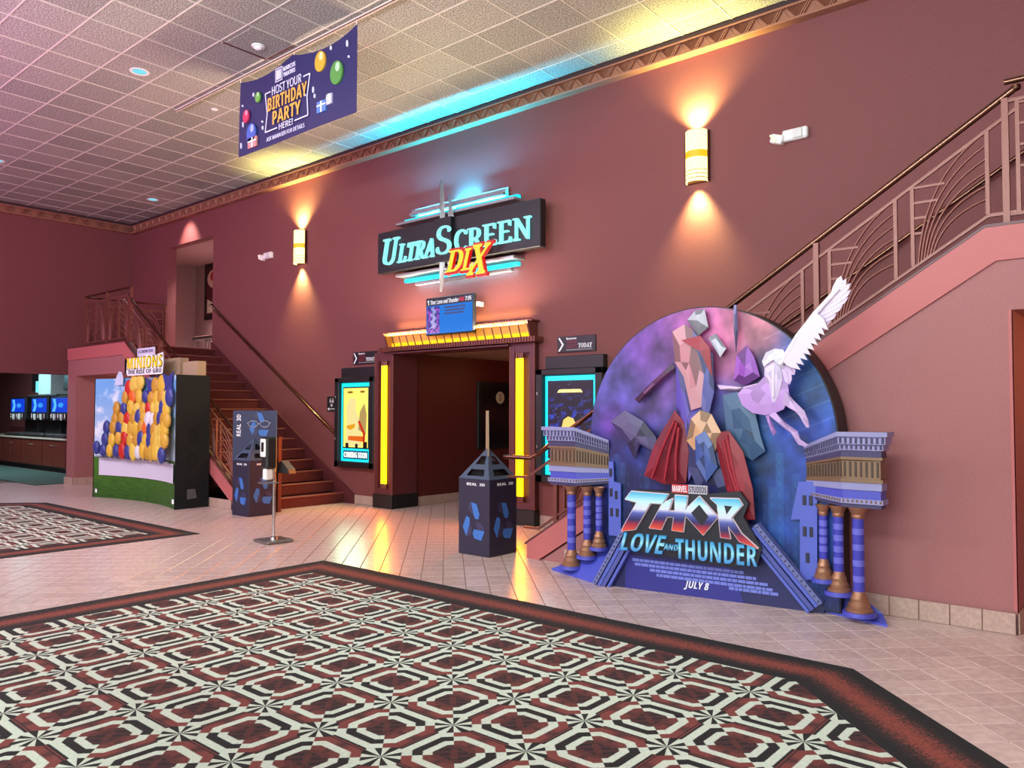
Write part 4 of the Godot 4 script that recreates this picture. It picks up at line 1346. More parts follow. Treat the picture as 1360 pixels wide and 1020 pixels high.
func build_soda() -> void:
	# drinks counter in the nook at far left
	var z := -7.5
	var ct := thing("worktop", "pale counter worktop under the blue drinks machines in the nook", "worktop", V(-22.5, 0.80, z))
	part(ct, "slab", MB.new().bb(V(-4.2, 0, -0.72), V(2.0, 0.05, 0.04), 0.01), mat(rgb(214, 196, 178), 0.3))
	part(ct, "splash_back", MB.new().bb(V(-4.2, 0.05, -0.75), V(2.0, 0.25, -0.72), 0.004), M.maroon_trim)
	var cm := mottled(rgb(112, 44, 32), 0.35, 61, 2.0, 0.12)
	for k in 4:
		var x := -26.6 + 1.52 * k
		var o := thing("base_cabinet", ["base cabinet at the cut-off left end of the nook counter", "second base cabinet from the left under the nook counter", "base cabinet under the middle drinks machine", "base cabinet at the right end of the nook counter"][k], "cabinet", V(x, 0, z), "reddish wood base cabinets")
		part(o, "carcass", MB.new().bb(V(0, 0.12, -0.7), V(1.51, 0.80, -0.02), 0.004), cm)
		part(o, "toe_kick", MB.new().bb(V(0, 0, -0.7), V(1.51, 0.12, -0.08)), M.black)
		for j in 2:
			var d := part(o, "door", MB.new().bb(V(0.02 + 0.755 * j, 0.14, -0.02), V(0.74 + 0.755 * j, 0.78, 0.0), 0.008), cm)
			part(d, "handle", MB.new().tube([V(0.62 + 0.2 * j, 0.66, 0.0), V(0.62 + 0.2 * j, 0.66, 0.03), V(0.68 + 0.2 * j, 0.66, 0.03), V(0.68 + 0.2 * j, 0.66, 0.0)], 0.008, 6), M.chrome)
	for k in 3:
		var x: float = [-24.2, -22.63, -21.28][k]
		var o := thing("drinks_machine", ["blue lit drinks machine at the left of the three", "blue lit drinks machine in the middle, below the pale duct", "blue lit drinks machine at the right, next to the salmon pier"][k], "drinks machine", V(x, 0.85, z - 0.34), "blue drinks machines")
		part(o, "body", MB.new().bb(V(-0.60, 0.45, -0.33), V(0.60, 1.06, 0.22), 0.02), M.black)
		part(o, "back_column", MB.new().bb(V(-0.5, 0.0, -0.33), V(0.5, 0.45, -0.12), 0.01), M.black)
		var sc := part(o, "lit_panel", MB.new().bb(V(-0.5, 0.64, 0.22), V(0.5, 1.0, 0.235), 0.005), glow(Color(0.03, 0.24, 0.85), 0.95))
		part(sc, "swirl_print", MB.new().prism(poly([-0.42, 0.66, -0.25, 0.66, -0.15, 0.8, -0.22, 0.98, -0.4, 0.98, -0.3, 0.82]), 0.235, 0.239), glow(Color(0.35, 0.75, 1.0), 1.0))
		part(sc, "logo_print", MB.new().prism(ellipse(0.12, 0.82, 0.17, 0.06, 16), 0.235, 0.239), glow(Color(0.2, 0.6, 1.0), 1.0))
		for j in 5: part(o, "nozzle", MB.new().lathe([[0.025, 0.44], [0.04, 0.5], [0.04, 0.6]], 10, V(-0.44 + 0.22 * j, 0, 0.25)), M.white if j % 2 else M.chrome)
		part(o, "drip_tray", MB.new().bb(V(-0.55, 0.03, -0.2), V(0.55, 0.09, 0.33), 0.01), M.steel)
		part(o, "cup_rest", MB.new().bb(V(-0.6, 0.0, -0.25), V(0.6, 0.03, 0.36), 0.006), M.black)
	var du := thing("ice_chute", "pale cyan lit box duct above the middle drinks machine", "duct", V(-22.4, 1.95, z - 0.4))
	part(du, "duct", MB.new().bb(V(-0.42, 0.0, -0.25), V(0.42, 0.9, 0.25), 0.01), mat(rgb(196, 212, 212), 0.5))
	part(du, "bracket_shelf", MB.new().bb(V(-1.0, -0.04, -0.28), V(0.95, 0.0, 0.3), 0.005), M.steel)
	part(du, "glowing_end", MB.new().bb(V(-0.62, 0.06, -0.1), V(-0.42, 0.36, 0.25), 0.01), glow(Color(0.5, 0.95, 1.0), 1.0))
	for k in 2:
		var x: float = [-23.6, -21.4][k]
		var o := thing("wall_speaker", ["black box hung left of the pale duct in the nook", "black box hung right of the pale duct in the nook"][k], "speaker", V(x, 2.05, z - 0.5), "black boxes above the drinks machines")
		part(o, "cabinet", MB.new().bb(V(-0.3, 0, -0.15), V(0.3, 0.75, 0.15), 0.02), M.black)
		part(o, "grille", MB.new().bb(V(-0.26, 0.04, 0.15), V(0.26, 0.71, 0.158), 0.004), M.black_gloss)
	area("nook_light", V(-22.5, 2.85, -6.0), V(0, -1, -0.3), 4.0, 0.8, Color(0.85, 0.95, 1.0), 16.0)
	omni("duct_light", V(-22.4, 2.5, z + 0.3), Color(0.5, 0.95, 1.0), 0.35, 0.1)
	var mm := thing("floor_mat", "dark green carpet mat on the tiles in front of the drinks counter", "mat", V(-20.0, 0.0, -6.7))
	part(mm, "pile", MB.new().prism(poly([2.2, 0.10, 2.22, 0.76, 0.6, 0.78, -7.5, 0.95, -7.5, -0.75, 2.0, -0.75]), -0.012, 0.0), mottled(rgb(58, 90, 78), 0.95, 63, 3.0, 0.2)).transform = Transform3D(Basis(Vector3.RIGHT, PI / 2), V(0, 0.006, 0))

func build_banner() -> void:
	# ceiling track and the banner tied under it
	var tr := thing("ceiling_track", "thin pale track fixed along the ceiling that carries the birthday banner", "track", V(0, HC - 0.03, -5.41))
	part(tr, "channel", MB.new().bb(V(-11.0, -0.012, -0.014), V(-1.0, 0.024, 0.014), 0.003), M.tee)
	part(tr, "dark_slot", MB.new().bb(V(-11.0, -0.014, 0.014), V(-1.0, 0.0, 0.02), 0.002), M.maroon_trim)
	var o := thing("birthday_banner", "dark blue birthday party banner hanging from the ceiling track", "banner", V(-8.045, 0, -5.41))
	var x0 := -1.22
	var x1 := 1.2
	var yb := 4.845
	var cloth := MB.new()
	var n := 28
	var top := func(x: float) -> float:
		var u := (x - x0) / (x1 - x0)
		var s := fposmod(u * 2.0, 1.0)
		return 5.845 - 0.07 * 4.0 * s * (1.0 - s) * (1.0 if u < 0.5 else 1.4)
	var rows := 8
	var Z := func(x: float, f: float) -> float: return 0.012 * sin(x * 3.1 + f * 1.4) * (0.4 + f) + 0.02 * f * maxf(0.0, x - 0.6)
	for k in n:
		var xa := x0 + (x1 - x0) * k / n
		var xb := x0 + (x1 - x0) * (k + 1) / n
		for r in rows:
			var f0 := float(r) / rows
			var f1 := float(r + 1) / rows
			var a := V(xa, lerpf(yb, top.call(xa), f0), Z.call(xa, f0))
			var b := V(xb, lerpf(yb, top.call(xb), f0), Z.call(xb, f0))
			var c := V(xb, lerpf(yb, top.call(xb), f1), Z.call(xb, f1))
			var d := V(xa, lerpf(yb, top.call(xa), f1), Z.call(xa, f1))
			cloth.q(a, b, c, d)
			cloth.q(b - V(0, 0, 0.003), a - V(0, 0, 0.003), d - V(0, 0, 0.003), c - V(0, 0, 0.003))
	part(o, "cloth", cloth, mat(rgb(40, 36, 82), 0.42))
	for x: float in [-1.2, 0.0, 1.19]: part(o, "tie_cord", MB.new().tube([V(x, top.call(x) - 0.01, 0), V(x, HC - 0.04, 0)], 0.005, 5), M.white)
	var z := 0.022
	var wh := mat(rgb(226, 222, 236), 0.6)
	var go := mat(rgb(226, 162, 66), 0.6)
	var lg := MB.new()
	for e: Array in [[-0.36, 5.60, -0.35, 5.76], [-0.22, 5.60, -0.21, 5.76], [-0.36, 5.595, -0.21, 5.605], [-0.36, 5.755, -0.21, 5.765], [-0.335, 5.62, -0.31, 5.74], [-0.30, 5.62, -0.275, 5.74], [-0.265, 5.62, -0.24, 5.74]]:
		lg.bb(V(e[0], e[1], z), V(e[2], e[3], z + 0.003))
	part(o, "logo_print", lg, wh)
	text(o, "lettering", "MARCUS", "bold", -0.19, 5.69, 0.06, 5.745, z, wh, 0.003)
	text(o, "lettering", "THEATRES", "bold", -0.19, 5.62, 0.06, 5.67, z, wh, 0.003)
	text(o, "lettering", "HOST YOUR", "regular", -0.43, 5.455, 0.19, 5.56, z, wh, 0.003)
	text(o, "gold_lettering", "BIRTHDAY", "bold", -0.52, 5.27, 0.30, 5.435, z, go, 0.004)
	text(o, "gold_lettering", "PARTY", "bold", -0.41, 5.08, 0.18, 5.245, z, go, 0.004)
	text(o, "lettering", "HERE!", "regular", -0.27, 4.985, 0.02, 5.06, z, wh, 0.003)
	text(o, "lettering", "ASK MANAGER FOR DETAILS", "regular", -0.54, 4.895, 0.26, 4.945, z, wh, 0.003)
	var fr := MB.new()
	for e: Array in [[-0.58, 5.51, -0.46, 5.51], [-0.58, 5.51, -0.53, 5.25], [-0.53, 5.25, -0.57, 5.02], [-0.57, 5.02, -0.31, 5.02], [0.06, 5.02, 0.33, 5.02], [0.33, 5.02, 0.31, 5.25], [0.31, 5.25, 0.36, 5.51], [0.36, 5.51, 0.23, 5.51]]:
		fr.strip([V(e[0], e[1], z + 0.002), V(e[2], e[3], z + 0.002)], V(0.007, 0, 0) if absf(e[1] - e[3]) > 0.1 else V(0, 0.007, 0), V(0, 0, 0.002))
	part(o, "frame_print", fr, wh)
	for e: Array in [[-1.03, 5.34, 0.085, rgb(196, 48, 86)], [-0.90, 5.09, 0.125, rgb(72, 96, 176)], [-0.76, 5.52, 0.065, rgb(112, 168, 72)], [0.55, 5.60, 0.12, rgb(214, 160, 48)], [0.86, 5.38, 0.135, rgb(86, 140, 64)]]:
		var r: float = e[2]
		part(o, "balloon_print", MB.new().prism(ellipse(e[0], e[1], r * 0.82, r, 20), z - 0.02, z + 0.002), mat(e[3], 0.4))
		part(o, "balloon_highlight", MB.new().prism(ellipse(e[0] + r * 0.2, e[1] + r * 0.45, r * 0.3, r * 0.4, 14), z, z + 0.004), mat((e[3] as Color).lightened(0.5), 0.4))
	for e: Array in [[-0.97, 4.965, 0.2, 0.13, rgb(206, 130, 124)], [0.50, 5.06, 0.17, 0.13, rgb(84, 120, 190)], [0.68, 5.11, 0.1, 0.12, rgb(190, 180, 200)]]:
		part(o, "gift_print", MB.new().prism(rect(e[0], e[1] - e[3] * 0.5, e[0] + e[2], e[1] + e[3] * 0.5), z - 0.02, z + 0.002), mat(e[4], 0.5))
		var s: float = e[0] + e[2] * 0.5
		part(o, "ribbon_print", MB.new().bb(V(s - 0.012, e[1] - e[3] * 0.5, z), V(s + 0.012, e[1] + e[3] * 0.5, z + 0.005)).bb(V(e[0], e[1] + 0.01, z), V(e[0] + e[2], e[1] + 0.025, z + 0.0055)), M.print_white)
	for k in 12:
		var cx: float = [-1.12, -0.86, -1.1, -0.65, -0.64, 0.42, 0.26, 0.75, 1.05, 1.08, 0.45, -1.14][k]
		var cy: float = [5.5, 5.58, 5.25, 5.18, 5.1, 5.3, 5.28, 5.7, 5.66, 5.5, 5.22, 4.98][k]
		part(o, "confetti_print", MB.new().prism(ellipse(cx, cy, 0.012, 0.014 + 0.012 * (k % 3), 8), z - 0.015, z + 0.002), wh)

func build_arch_display() -> void:
	# big cardboard film display: arched back panel, two porticoes of three columns, a sloping front with the title
	var o := thing("arched_film_display", "arched blue and purple film display with columns and a white wing against the right stairs", "film display", V(-3.1, 0, -6.0))
	var arch := PackedVector2Array()
	arch.append(Vector2(1.16, 0.02))
	for k in 41: arch.append(Vector2(0.025 + 1.135 * cos(PI * k / 40.0), 1.30 + 1.13 * sin(PI * k / 40.0)))
	arch.append(Vector2(-1.11, 0.02))
	part(o, "back_panel", MB.new().prism(arch, -0.35, -0.125), M.black)
	var face := PackedVector2Array()
	for p in arch: face.append(Vector2(0.025, 1.2) + (p - Vector2(0.025, 1.2)) * 0.992)
	part(o, "printed_face", MB.new().prism(face, -0.125, -0.118), printed(sky_print(), 0.42))
	# free-standing layers of the picture: shards, drapery, a winged horse
	var L := [
		["violet_shard", [-0.175, 1.964, -0.09, 1.833, -0.021, 1.545, 0.083, 1.576, 0.046, 1.198, -0.06, 0.941, -0.144, 1.192, -0.17, 1.577], rgb(92, 72, 168), 0],
		["peach_shard", [-0.195, 2.225, -0.079, 2.282, 0.005, 2.225, 0.086, 2.068, 0.139, 1.826, 0.083, 1.576, -0.021, 1.545, -0.09, 1.833, -0.175, 1.964], rgb(190, 122, 132), 1],
		["steel_shard", [0.005, 2.225, 0.188, 2.012, 0.199, 1.7, 0.136, 1.451, 0.083, 1.576, 0.139, 1.826, 0.086, 2.068], rgb(84, 84, 150), 2],
		["silver_shard", [-0.065, 2.319, 0.006, 2.391, 0.096, 2.402, 0.129, 2.242, 0.032, 2.172], rgb(176, 168, 180), 0],
		["silver_shard", [0.128, 2.153, 0.196, 2.187, 0.288, 2.057, 0.234, 1.985], rgb(196, 190, 204), 0],
		["red_drapery", [-0.088, 2.141, 0.087, 2.169, 0.175, 2.063, 0.193, 1.825, 0.14, 1.952, 0.052, 2.082], rgb(150, 26, 44), 3],
		["red_drapery", [-0.177, 1.545, -0.092, 1.449, -0.045, 1.195, -0.074, 0.928, -0.275, 0.903, -0.484, 0.969, -0.377, 1.249], rgb(128, 16, 38), 1],
		["red_drapery", [0.203, 1.359, 0.335, 1.38, 0.455, 1.213, 0.534, 0.917, 0.55, 0.68, 0.431, 0.669, 0.311, 0.902, 0.247, 1.144], rgb(140, 18, 36), 3],
		["teal_shard", [0.252, 1.668, 0.383, 1.697, 0.527, 1.545, 0.575, 1.336, 0.611, 1.218, 0.505, 1.142, 0.378, 1.21, 0.282, 1.391], rgb(44, 74, 112), 0],
		["purple_shard", [0.379, 2.003, 0.469, 2.072, 0.531, 1.966, 0.574, 1.814, 0.447, 1.745, 0.351, 1.79], rgb(140, 60, 168), 0],
		["dark_shard", [-0.844, 1.441, -0.691, 1.544, -0.497, 1.445, -0.376, 1.315, -0.333, 1.153, -0.536, 1.245, -0.591, 1.11, -0.668, 1.241], rgb(62, 50, 96), 0],
		["plum_shard", [-0.588, 1.645, -0.55, 1.611, -0.359, 1.761, -0.182, 1.913, -0.211, 1.953, -0.404, 1.802], rgb(92, 34, 84), 0],
		["steel_spike", [0.357, 2.411, 0.382, 2.409, 0.393, 2.187, 0.373, 2.016, 0.355, 2.189], rgb(120, 112, 160), 0],
		["navy_shard", [-0.023, 1.259, 0.114, 1.263, 0.215, 1.204, 0.377, 1.088, 0.439, 0.85, 0.277, 0.79, 0.043, 0.885, -0.045, 1.069], rgb(36, 40, 88), 2],
		["gold_shard", [-0.001, 1.475, 0.083, 1.545, 0.184, 1.514, 0.269, 1.36, 0.215, 1.204, 0.114, 1.263, 0.025, 1.21, -0.044, 1.29], rgb(204, 152, 112), 3],
		["blue_shard", [0.047, 1.324, 0.136, 1.376, 0.202, 1.266, 0.247, 1.082, 0.146, 0.953, 0.052, 1.105], rgb(62, 84, 150), 4],
		["far_horse_tail", [0.205, 1.758, 0.38, 1.724, 0.541, 1.732, 0.62, 1.777, 0.604, 1.735, 0.525, 1.706, 0.347, 1.706, 0.23, 1.719], rgb(222, 190, 222), 0],
	]
	for e: Array in L:
		var z: float = -0.07 + 0.022 * e[3]
		shard(o, e[0], poly(e[1]), z, e[2])
	# folds on the drapery
	for e: Array in [[-0.13, 1.44, -0.25, 0.94], [-0.15, 1.46, -0.37, 0.96], [-0.11, 1.4, -0.14, 0.95], [0.32, 1.34, 0.47, 0.72], [0.29, 1.3, 0.42, 0.84]]:
		part(o, "drapery_fold", MB.new().tube([V(e[0], e[1], 0.012), V((e[0] + e[2]) * 0.5 - 0.01, (e[1] + e[3]) * 0.5, 0.018), V(e[2], e[3], 0.012)], 0.014, 6), mat(rgb(156, 26, 44), 0.5))
	var hz := 0.03
	var H := [
		["horse_hind_leg", [0.682, 1.509, 0.709, 1.434, 0.739, 1.375, 0.716, 1.345, 0.693, 1.386, 0.652, 1.508], rgb(180, 132, 204), -0.01],
		["horse_body", [0.79, 1.88, 0.834, 1.79, 0.84, 1.716, 0.847, 1.642, 0.801, 1.553, 0.725, 1.521, 0.649, 1.508, 0.555, 1.523, 0.468, 1.584, 0.428, 1.677, 0.477, 1.722, 0.589, 1.75, 0.659, 1.817, 0.729, 1.852], rgb(186, 140, 206), 0.0],
		["horse_front_leg", [0.815, 1.701, 0.876, 1.627, 0.963, 1.539, 0.991, 1.466, 0.998, 1.416, 0.976, 1.416, 0.951, 1.478, 0.89, 1.536, 0.794, 1.598], rgb(206, 172, 218), 0.006],
		["horse_front_leg", [0.741, 1.531, 0.815, 1.45, 0.91, 1.385, 0.932, 1.32, 0.989, 1.286, 0.967, 1.271, 0.917, 1.284, 0.895, 1.346, 0.8, 1.413, 0.687, 1.509], rgb(196, 160, 214), 0.01],
		["horse_head", [0.691, 1.913, 0.745, 1.926, 0.79, 1.88, 0.804, 1.79, 0.772, 1.672, 0.741, 1.606, 0.714, 1.613, 0.709, 1.673, 0.689, 1.748, 0.659, 1.817, 0.66, 1.884], rgb(214, 192, 224), 0.016],
		["horse_mane", [0.66, 1.884, 0.645, 1.93, 0.677, 1.997, 0.746, 2.023, 0.814, 2.012, 0.835, 1.952, 0.812, 1.864, 0.782, 1.895, 0.745, 1.926, 0.691, 1.913], rgb(230, 218, 234), 0.028],
	]
	for e: Array in H: shard(o, e[0], poly(e[1]), hz + float(e[3]), e[2])
	part(o, "horse_nose_ridge", MB.new().tube([V(0.735, 1.87, 0.06), V(0.735, 1.75, 0.066), V(0.73, 1.65, 0.06)], 0.016, 6), mat(rgb(226, 208, 232), 0.5))
	for x: float in [0.697, 0.765]: part(o, "horse_eye", MB.new().prism(ellipse(x, 1.812, 0.010, 0.013, 8), 0.04, 0.064), mat(rgb(96, 60, 104), 0.4))
	# wing of separate feathers
	var tips := [1.263, 2.529, 1.299, 2.504, 1.326, 2.468, 1.329, 2.42, 1.308, 2.368, 1.267, 2.313, 1.221, 2.254, 1.176, 2.206, 1.127, 2.15, 1.077, 2.092, 1.029, 2.031, 0.985, 1.972, 0.941, 1.901, 0.896, 1.817, 0.855, 1.742]
	var lead := [Vector2(0.817, 1.935), Vector2(0.941, 2.109), Vector2(1.072, 2.267), Vector2(1.241, 2.424)]
	for k in 15:
		var tip := Vector2(tips[2 * k], tips[2 * k + 1])
		var s := clampf(2.75 - 3.0 * k / 14.0, 0.0, 2.999)
		var root: Vector2 = (lead[int(s)] as Vector2).lerp(lead[int(s) + 1], s - int(s))
		var dir := (tip - root)
		var nn := Vector2(-dir.y, dir.x).normalized() * (0.024 + 0.008 * k / 14.0)
		var m := MB.new()
		m.prism(PackedVector2Array([root - nn * 0.6, root + dir * 0.4 - nn * 1.2, root + dir * 0.85 - nn * 0.9, tip, root + dir * 0.82 + nn * 0.8, root + dir * 0.4 + nn * 1.1, root + nn * 0.6]), 0.0, 0.006)
		m.tube([V(root.x, root.y, 0.007), V(tip.x, tip.y, 0.006)], 0.004, 5)
		put(o, "feather", m.mesh(), mat(rgb(226, 208, 224).lerp(rgb(202, 172, 212), k / 16.0), 0.5), V(0, 0, 0.045 + 0.0035 * (14 - k)))
	var am := MB.new()
	am.tube([V(0.80, 1.90, 0.09), V(0.941, 2.109, 0.10), V(1.072, 2.267, 0.10), V(1.245, 2.44, 0.10)], 0.02, 8)
	part(o, "wing_arm", am, mat(rgb(236, 224, 236), 0.5))
	for k in 9:
		var f := k / 9.0
		var root := Vector2(0.83, 1.95).lerp(Vector2(1.10, 2.29), f)
		var tip := root + Vector2(0.13 - 0.03 * f, -0.10 - 0.02 * f)
		var nn := Vector2(0.018, 0.02)
		put(o, "covert_feather", MB.new().prism(PackedVector2Array([root - nn, (root + tip) * 0.5 - nn * 1.2, tip, (root + tip) * 0.5 + nn * 1.2, root + nn]), 0.0, 0.006).mesh(), mat(rgb(222, 202, 222), 0.5), V(0, 0, 0.10 + 0.002 * k))
	# little printed facades between columns and arch
	var fb := mat(rgb(84, 96, 186), 0.5)
	for e: Array in [[[-0.883, 0.40, -0.881, 1.073, -0.832, 1.076, -0.825, 0.89, -0.752, 0.881, -0.753, 0.40], [-0.858, 0.98, -0.855, 0.80, -0.80, 0.78, -0.85, 0.62, -0.79, 0.62]],
			[[0.868, 0.238, 0.873, 0.701, 0.802, 0.694, 0.865, 0.991, 1.008, 0.999, 1.0, 0.256], [0.91, 0.86, 0.96, 0.86, 0.91, 0.62, 0.96, 0.62, 0.93, 0.42]]]:
		part(o, "facade_card", MB.new().prism(poly(e[0]), -0.10, -0.085), fb)
		for k in range(0, e[1].size(), 2):
			part(o, "window_print", MB.new().prism(rect(e[1][k] - 0.014, e[1][k + 1] - 0.045, e[1][k] + 0.014, e[1][k + 1] + 0.03), -0.085, -0.08), M.navy)
	# sloping front wall with the title
	var fx := Transform3D(Basis(Vector3.UP, 0.14), V(-0.85, 0, 0.15))
	var m := MB.new()
	m.xf = fx
	m.prism(poly([0.0, 0.0, 0.0, 0.048, 0.325, 0.594, 1.424, 0.634, 1.905, 0.096, 1.905, 0.0]), -0.05, 0.0)
	part(o, "front_wall", m, mat(rgb(30, 26, 84), 0.4))
	m = MB.new()
	m.xf = fx
	m.prism(poly([0.27, 0.0, 0.27, 0.29, 1.2, 0.27, 1.3, 0.0]), 0.0, 0.003)
	part(o, "lower_print", m, mat(rgb(44, 40, 128), 0.4))
	var lil := mat(rgb(104, 108, 162), 0.45)
	for e: Array in [[0.0, 0.02, 0.33, 0.60], [1.42, 0.645, 1.90, 0.09]]:
		var a := V(e[0], e[1], 0.03)
		var b := V(e[2], e[3], 0.03)
		var up := V(-(e[3] - e[1]), e[2] - e[0], 0).normalized()
		if up.y < 0: up = -up
		for k in 4:
			m = MB.new()
			m.xf = fx
			m.strip([a - up * (0.005 + 0.04 * k), b - up * (0.005 + 0.04 * k)], up * [0.018, 0.014, 0.017, 0.012][k], V(0, 0, [0.05, 0.035, 0.045, 0.03][k]))
			part(o, "sloping_moulding", m, [lil, fb, mat(rgb(74, 80, 150), 0.5), fb][k])
		m = MB.new()
		m.xf = fx
		var n := 16
		for k in n:
			var c := a.lerp(b, (k + 0.5) / n) - up * 0.005 + V(0, 0, 0.05)
			m.box(c, V(0.013, 0.013, 0.006))
		part(o, "dotted_row", m, M.navy)
	fx = Transform3D(fx.basis, fx.origin + fx.basis * V(0, 0, 0.055))
	m = MB.new()
	m.xf = fx
	m.prism(poly([0.26, 0.36, 0.346, 0.56, 0.40, 0.70, 0.34, 0.80, 0.42, 0.87, 0.723, 0.868, 1.045, 0.868, 1.303, 0.90, 1.37, 0.81, 1.33, 0.70, 1.47, 0.47, 1.435, 0.32, 1.146, 0.30]), 0.0, 0.05)
	part(o, "title_backing", m, mat(rgb(26, 20, 34), 0.4))
	var chrome := gradient([[0.0, rgb(70, 176, 214)], [0.22, rgb(196, 234, 240)], [0.42, rgb(216, 216, 232)], [0.52, rgb(86, 96, 170)], [0.68, rgb(40, 36, 96)], [0.8, rgb(150, 30, 60)], [1.0, rgb(236, 86, 48)]])
	var edge := mat(rgb(222, 196, 204), 0.4)
	for e: Array in [["letter_t", [[0.383, 0.85, 0.712, 0.843, 0.664, 0.766, 0.558, 0.764, 0.415, 0.533, 0.292, 0.509, 0.436, 0.763, 0.329, 0.783]]],
			["letter_h", [[0.664, 0.766, 0.749, 0.808, 0.718, 0.706, 0.773, 0.706, 0.776, 0.84, 0.878, 0.838, 0.839, 0.548, 0.747, 0.553, 0.765, 0.661, 0.701, 0.661, 0.649, 0.552, 0.548, 0.556]]],
			["letter_o", [[0.979, 0.841, 1.129, 0.688, 1.009, 0.538, 0.84, 0.706]]],
			["letter_r", [[1.075, 0.834, 1.298, 0.841, 1.328, 0.798, 1.241, 0.691, 1.317, 0.572, 1.441, 0.47, 1.305, 0.51, 1.206, 0.639, 1.229, 0.526, 1.156, 0.531, 1.13, 0.788]]]]:
		for pl: Array in e[1]:
			var pg := poly(pl)
			m = MB.new()
			m.xf = fx
			for big: PackedVector2Array in Geometry2D.offset_polygon(pg, 0.008): m.prism(big, 0.05, 0.066)
			part(o, "letter_outline", m, edge)
			m = MB.new()
			m.xf = fx
			m.prism(pg, 0.05, 0.078)
			part(o, e[0], m, chrome)
	m = MB.new()
	m.xf = fx
	m.prism(poly([0.982, 0.779, 1.058, 0.687, 1.003, 0.608, 0.913, 0.706]), 0.078, 0.0795)
	m.prism(poly([1.186, 0.785, 1.25, 0.782, 1.205, 0.715]), 0.078, 0.0795)
	part(o, "letter_counter", m, mat(rgb(26, 20, 34), 0.4))
	var aqua := gradient([[0.0, rgb(56, 150, 204)], [0.5, rgb(150, 216, 232)], [1.0, rgb(54, 130, 196)]])
	for e: Array in [["LOVE", 0.275, 0.345, 0.70, 0.50, 0.28], ["AND", 0.672, 0.385, 0.80, 0.435, 0.2], ["THUNDER", 0.775, 0.325, 1.44, 0.485, 0.0]]:
		text(o, "title_lettering", e[0], "bold", e[1], e[2], e[3], e[4], 0.05, aqua, 0.024, 0.0, e[5]).transform = fx
	m = MB.new()
	m.xf = fx
	m.bb(V(0.745, 0.862, 0.04), V(0.885, 0.932, 0.07))
	part(o, "red_label", m, mat(rgb(196, 40, 52), 0.5))
	text(o, "studio_lettering", "MARVEL", "bold", 0.752, 0.872, 0.878, 0.922, 0.07, M.print_white, 0.003).transform = fx
	m = MB.new()
	m.xf = fx
	m.bb(V(0.887, 0.862, 0.04), V(1.045, 0.932, 0.068))
	part(o, "grey_label", m, mat(rgb(190, 184, 196), 0.5))
	text(o, "studio_lettering", "STUDIOS", "bold", 0.894, 0.872, 1.038, 0.922, 0.068, mat(rgb(60, 40, 70), 0.5), 0.003).transform = fx
	fx = Transform3D(Basis(Vector3.UP, 0.14), V(-0.85, 0, 0.15))
	text(o, "date_lettering", "JULY 8", "bold", 0.80, 0.05, 1.02, 0.125, 0.003, M.print_white, 0.004, 0.0, 0.25).transform = fx
	# rows of small print
	var rng := RandomNumberGenerator.new()
	rng.seed = 4
	m = MB.new()
	m.xf = fx
	for row: Array in [[0.34, 1.30, 0.252], [0.36, 1.38, 0.216], [0.50, 1.46, 0.180], [0.56, 1.50, 0.144], [1.18, 1.54, 0.115]]:
		var x: float = row[0]
		while x < row[1]:
			var w := rng.randf_range(0.02, 0.065)
			m.bb(V(x, row[2] - 0.012 - 0.01 * (x - 0.3), 0.003), V(x + w, row[2] + 0.012 - 0.01 * (x - 0.3), 0.006))
			x += w + 0.006
	part(o, "small_print", m, mat(rgb(112, 122, 204), 0.5))
	# side porticoes
	portico(o, [-1.47, -1.185, -0.90], 1.0, [Vector3(-1.255, 0.09, -0.02), Vector3(-1.09, 0.20, -0.04), Vector3(-0.965, 0.29, -0.05)], [V(-1.53, 0, -0.07), V(-0.85, 0, 0.17)])
	portico(o, [1.475, 1.225, 0.92], -1.0, [Vector3(1.31, 0.075, -0.06), Vector3(1.165, 0.20, -0.07), Vector3(1.055, 0.28, -0.07)], [V(1.51, 0, -0.026), V(1.0, 0, -0.17)])

func shard(o: Node3D, called: String, pg: PackedVector2Array, z: float, c: Color) -> void:
	# a card with a slightly domed face: the outline at the back, a smaller outline in front
	var m := MB.new()
	m.prism(pg, z, z + 0.008)
	part(o, called, m, mat(c, 0.42))
	var cen := Vector2()
	for p in pg: cen += p / pg.size()
	var mid := []
	for p in pg: mid.append(cen.lerp(p, 0.55))
	var soft := called.begins_with("horse") or called.begins_with("red")
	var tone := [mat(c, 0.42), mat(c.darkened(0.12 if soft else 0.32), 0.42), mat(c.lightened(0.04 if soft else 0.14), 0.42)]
	var n := pg.size()
	for k in n:
		var j := (k + 1) % n
		var a := V(pg[k].x, pg[k].y, z + 0.008)
		var b2 := V(pg[j].x, pg[j].y, z + 0.008)
		var a2 := V(mid[k].x, mid[k].y, z + 0.022)
		var b3 := V(mid[j].x, mid[j].y, z + 0.022)
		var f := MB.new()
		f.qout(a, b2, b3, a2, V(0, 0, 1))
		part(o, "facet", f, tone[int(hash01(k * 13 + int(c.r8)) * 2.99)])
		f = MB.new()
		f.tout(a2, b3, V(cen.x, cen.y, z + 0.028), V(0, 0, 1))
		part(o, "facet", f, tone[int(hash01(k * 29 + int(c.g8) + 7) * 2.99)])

func gradient(stops: Array) -> StandardMaterial3D:
	var g := Gradient.new()
	g.offsets = PackedFloat32Array(stops.map(func(s): return s[0]))
	g.colors = PackedColorArray(stops.map(func(s): return s[1]))
	var t := GradientTexture2D.new()
	t.gradient = g
	t.width = 8
	t.height = 128
	t.fill_from = Vector2(0, 0)
	t.fill_to = Vector2(0, 1)
	var m := printed(t, 0.35)
	m.texture_repeat = false
	return m

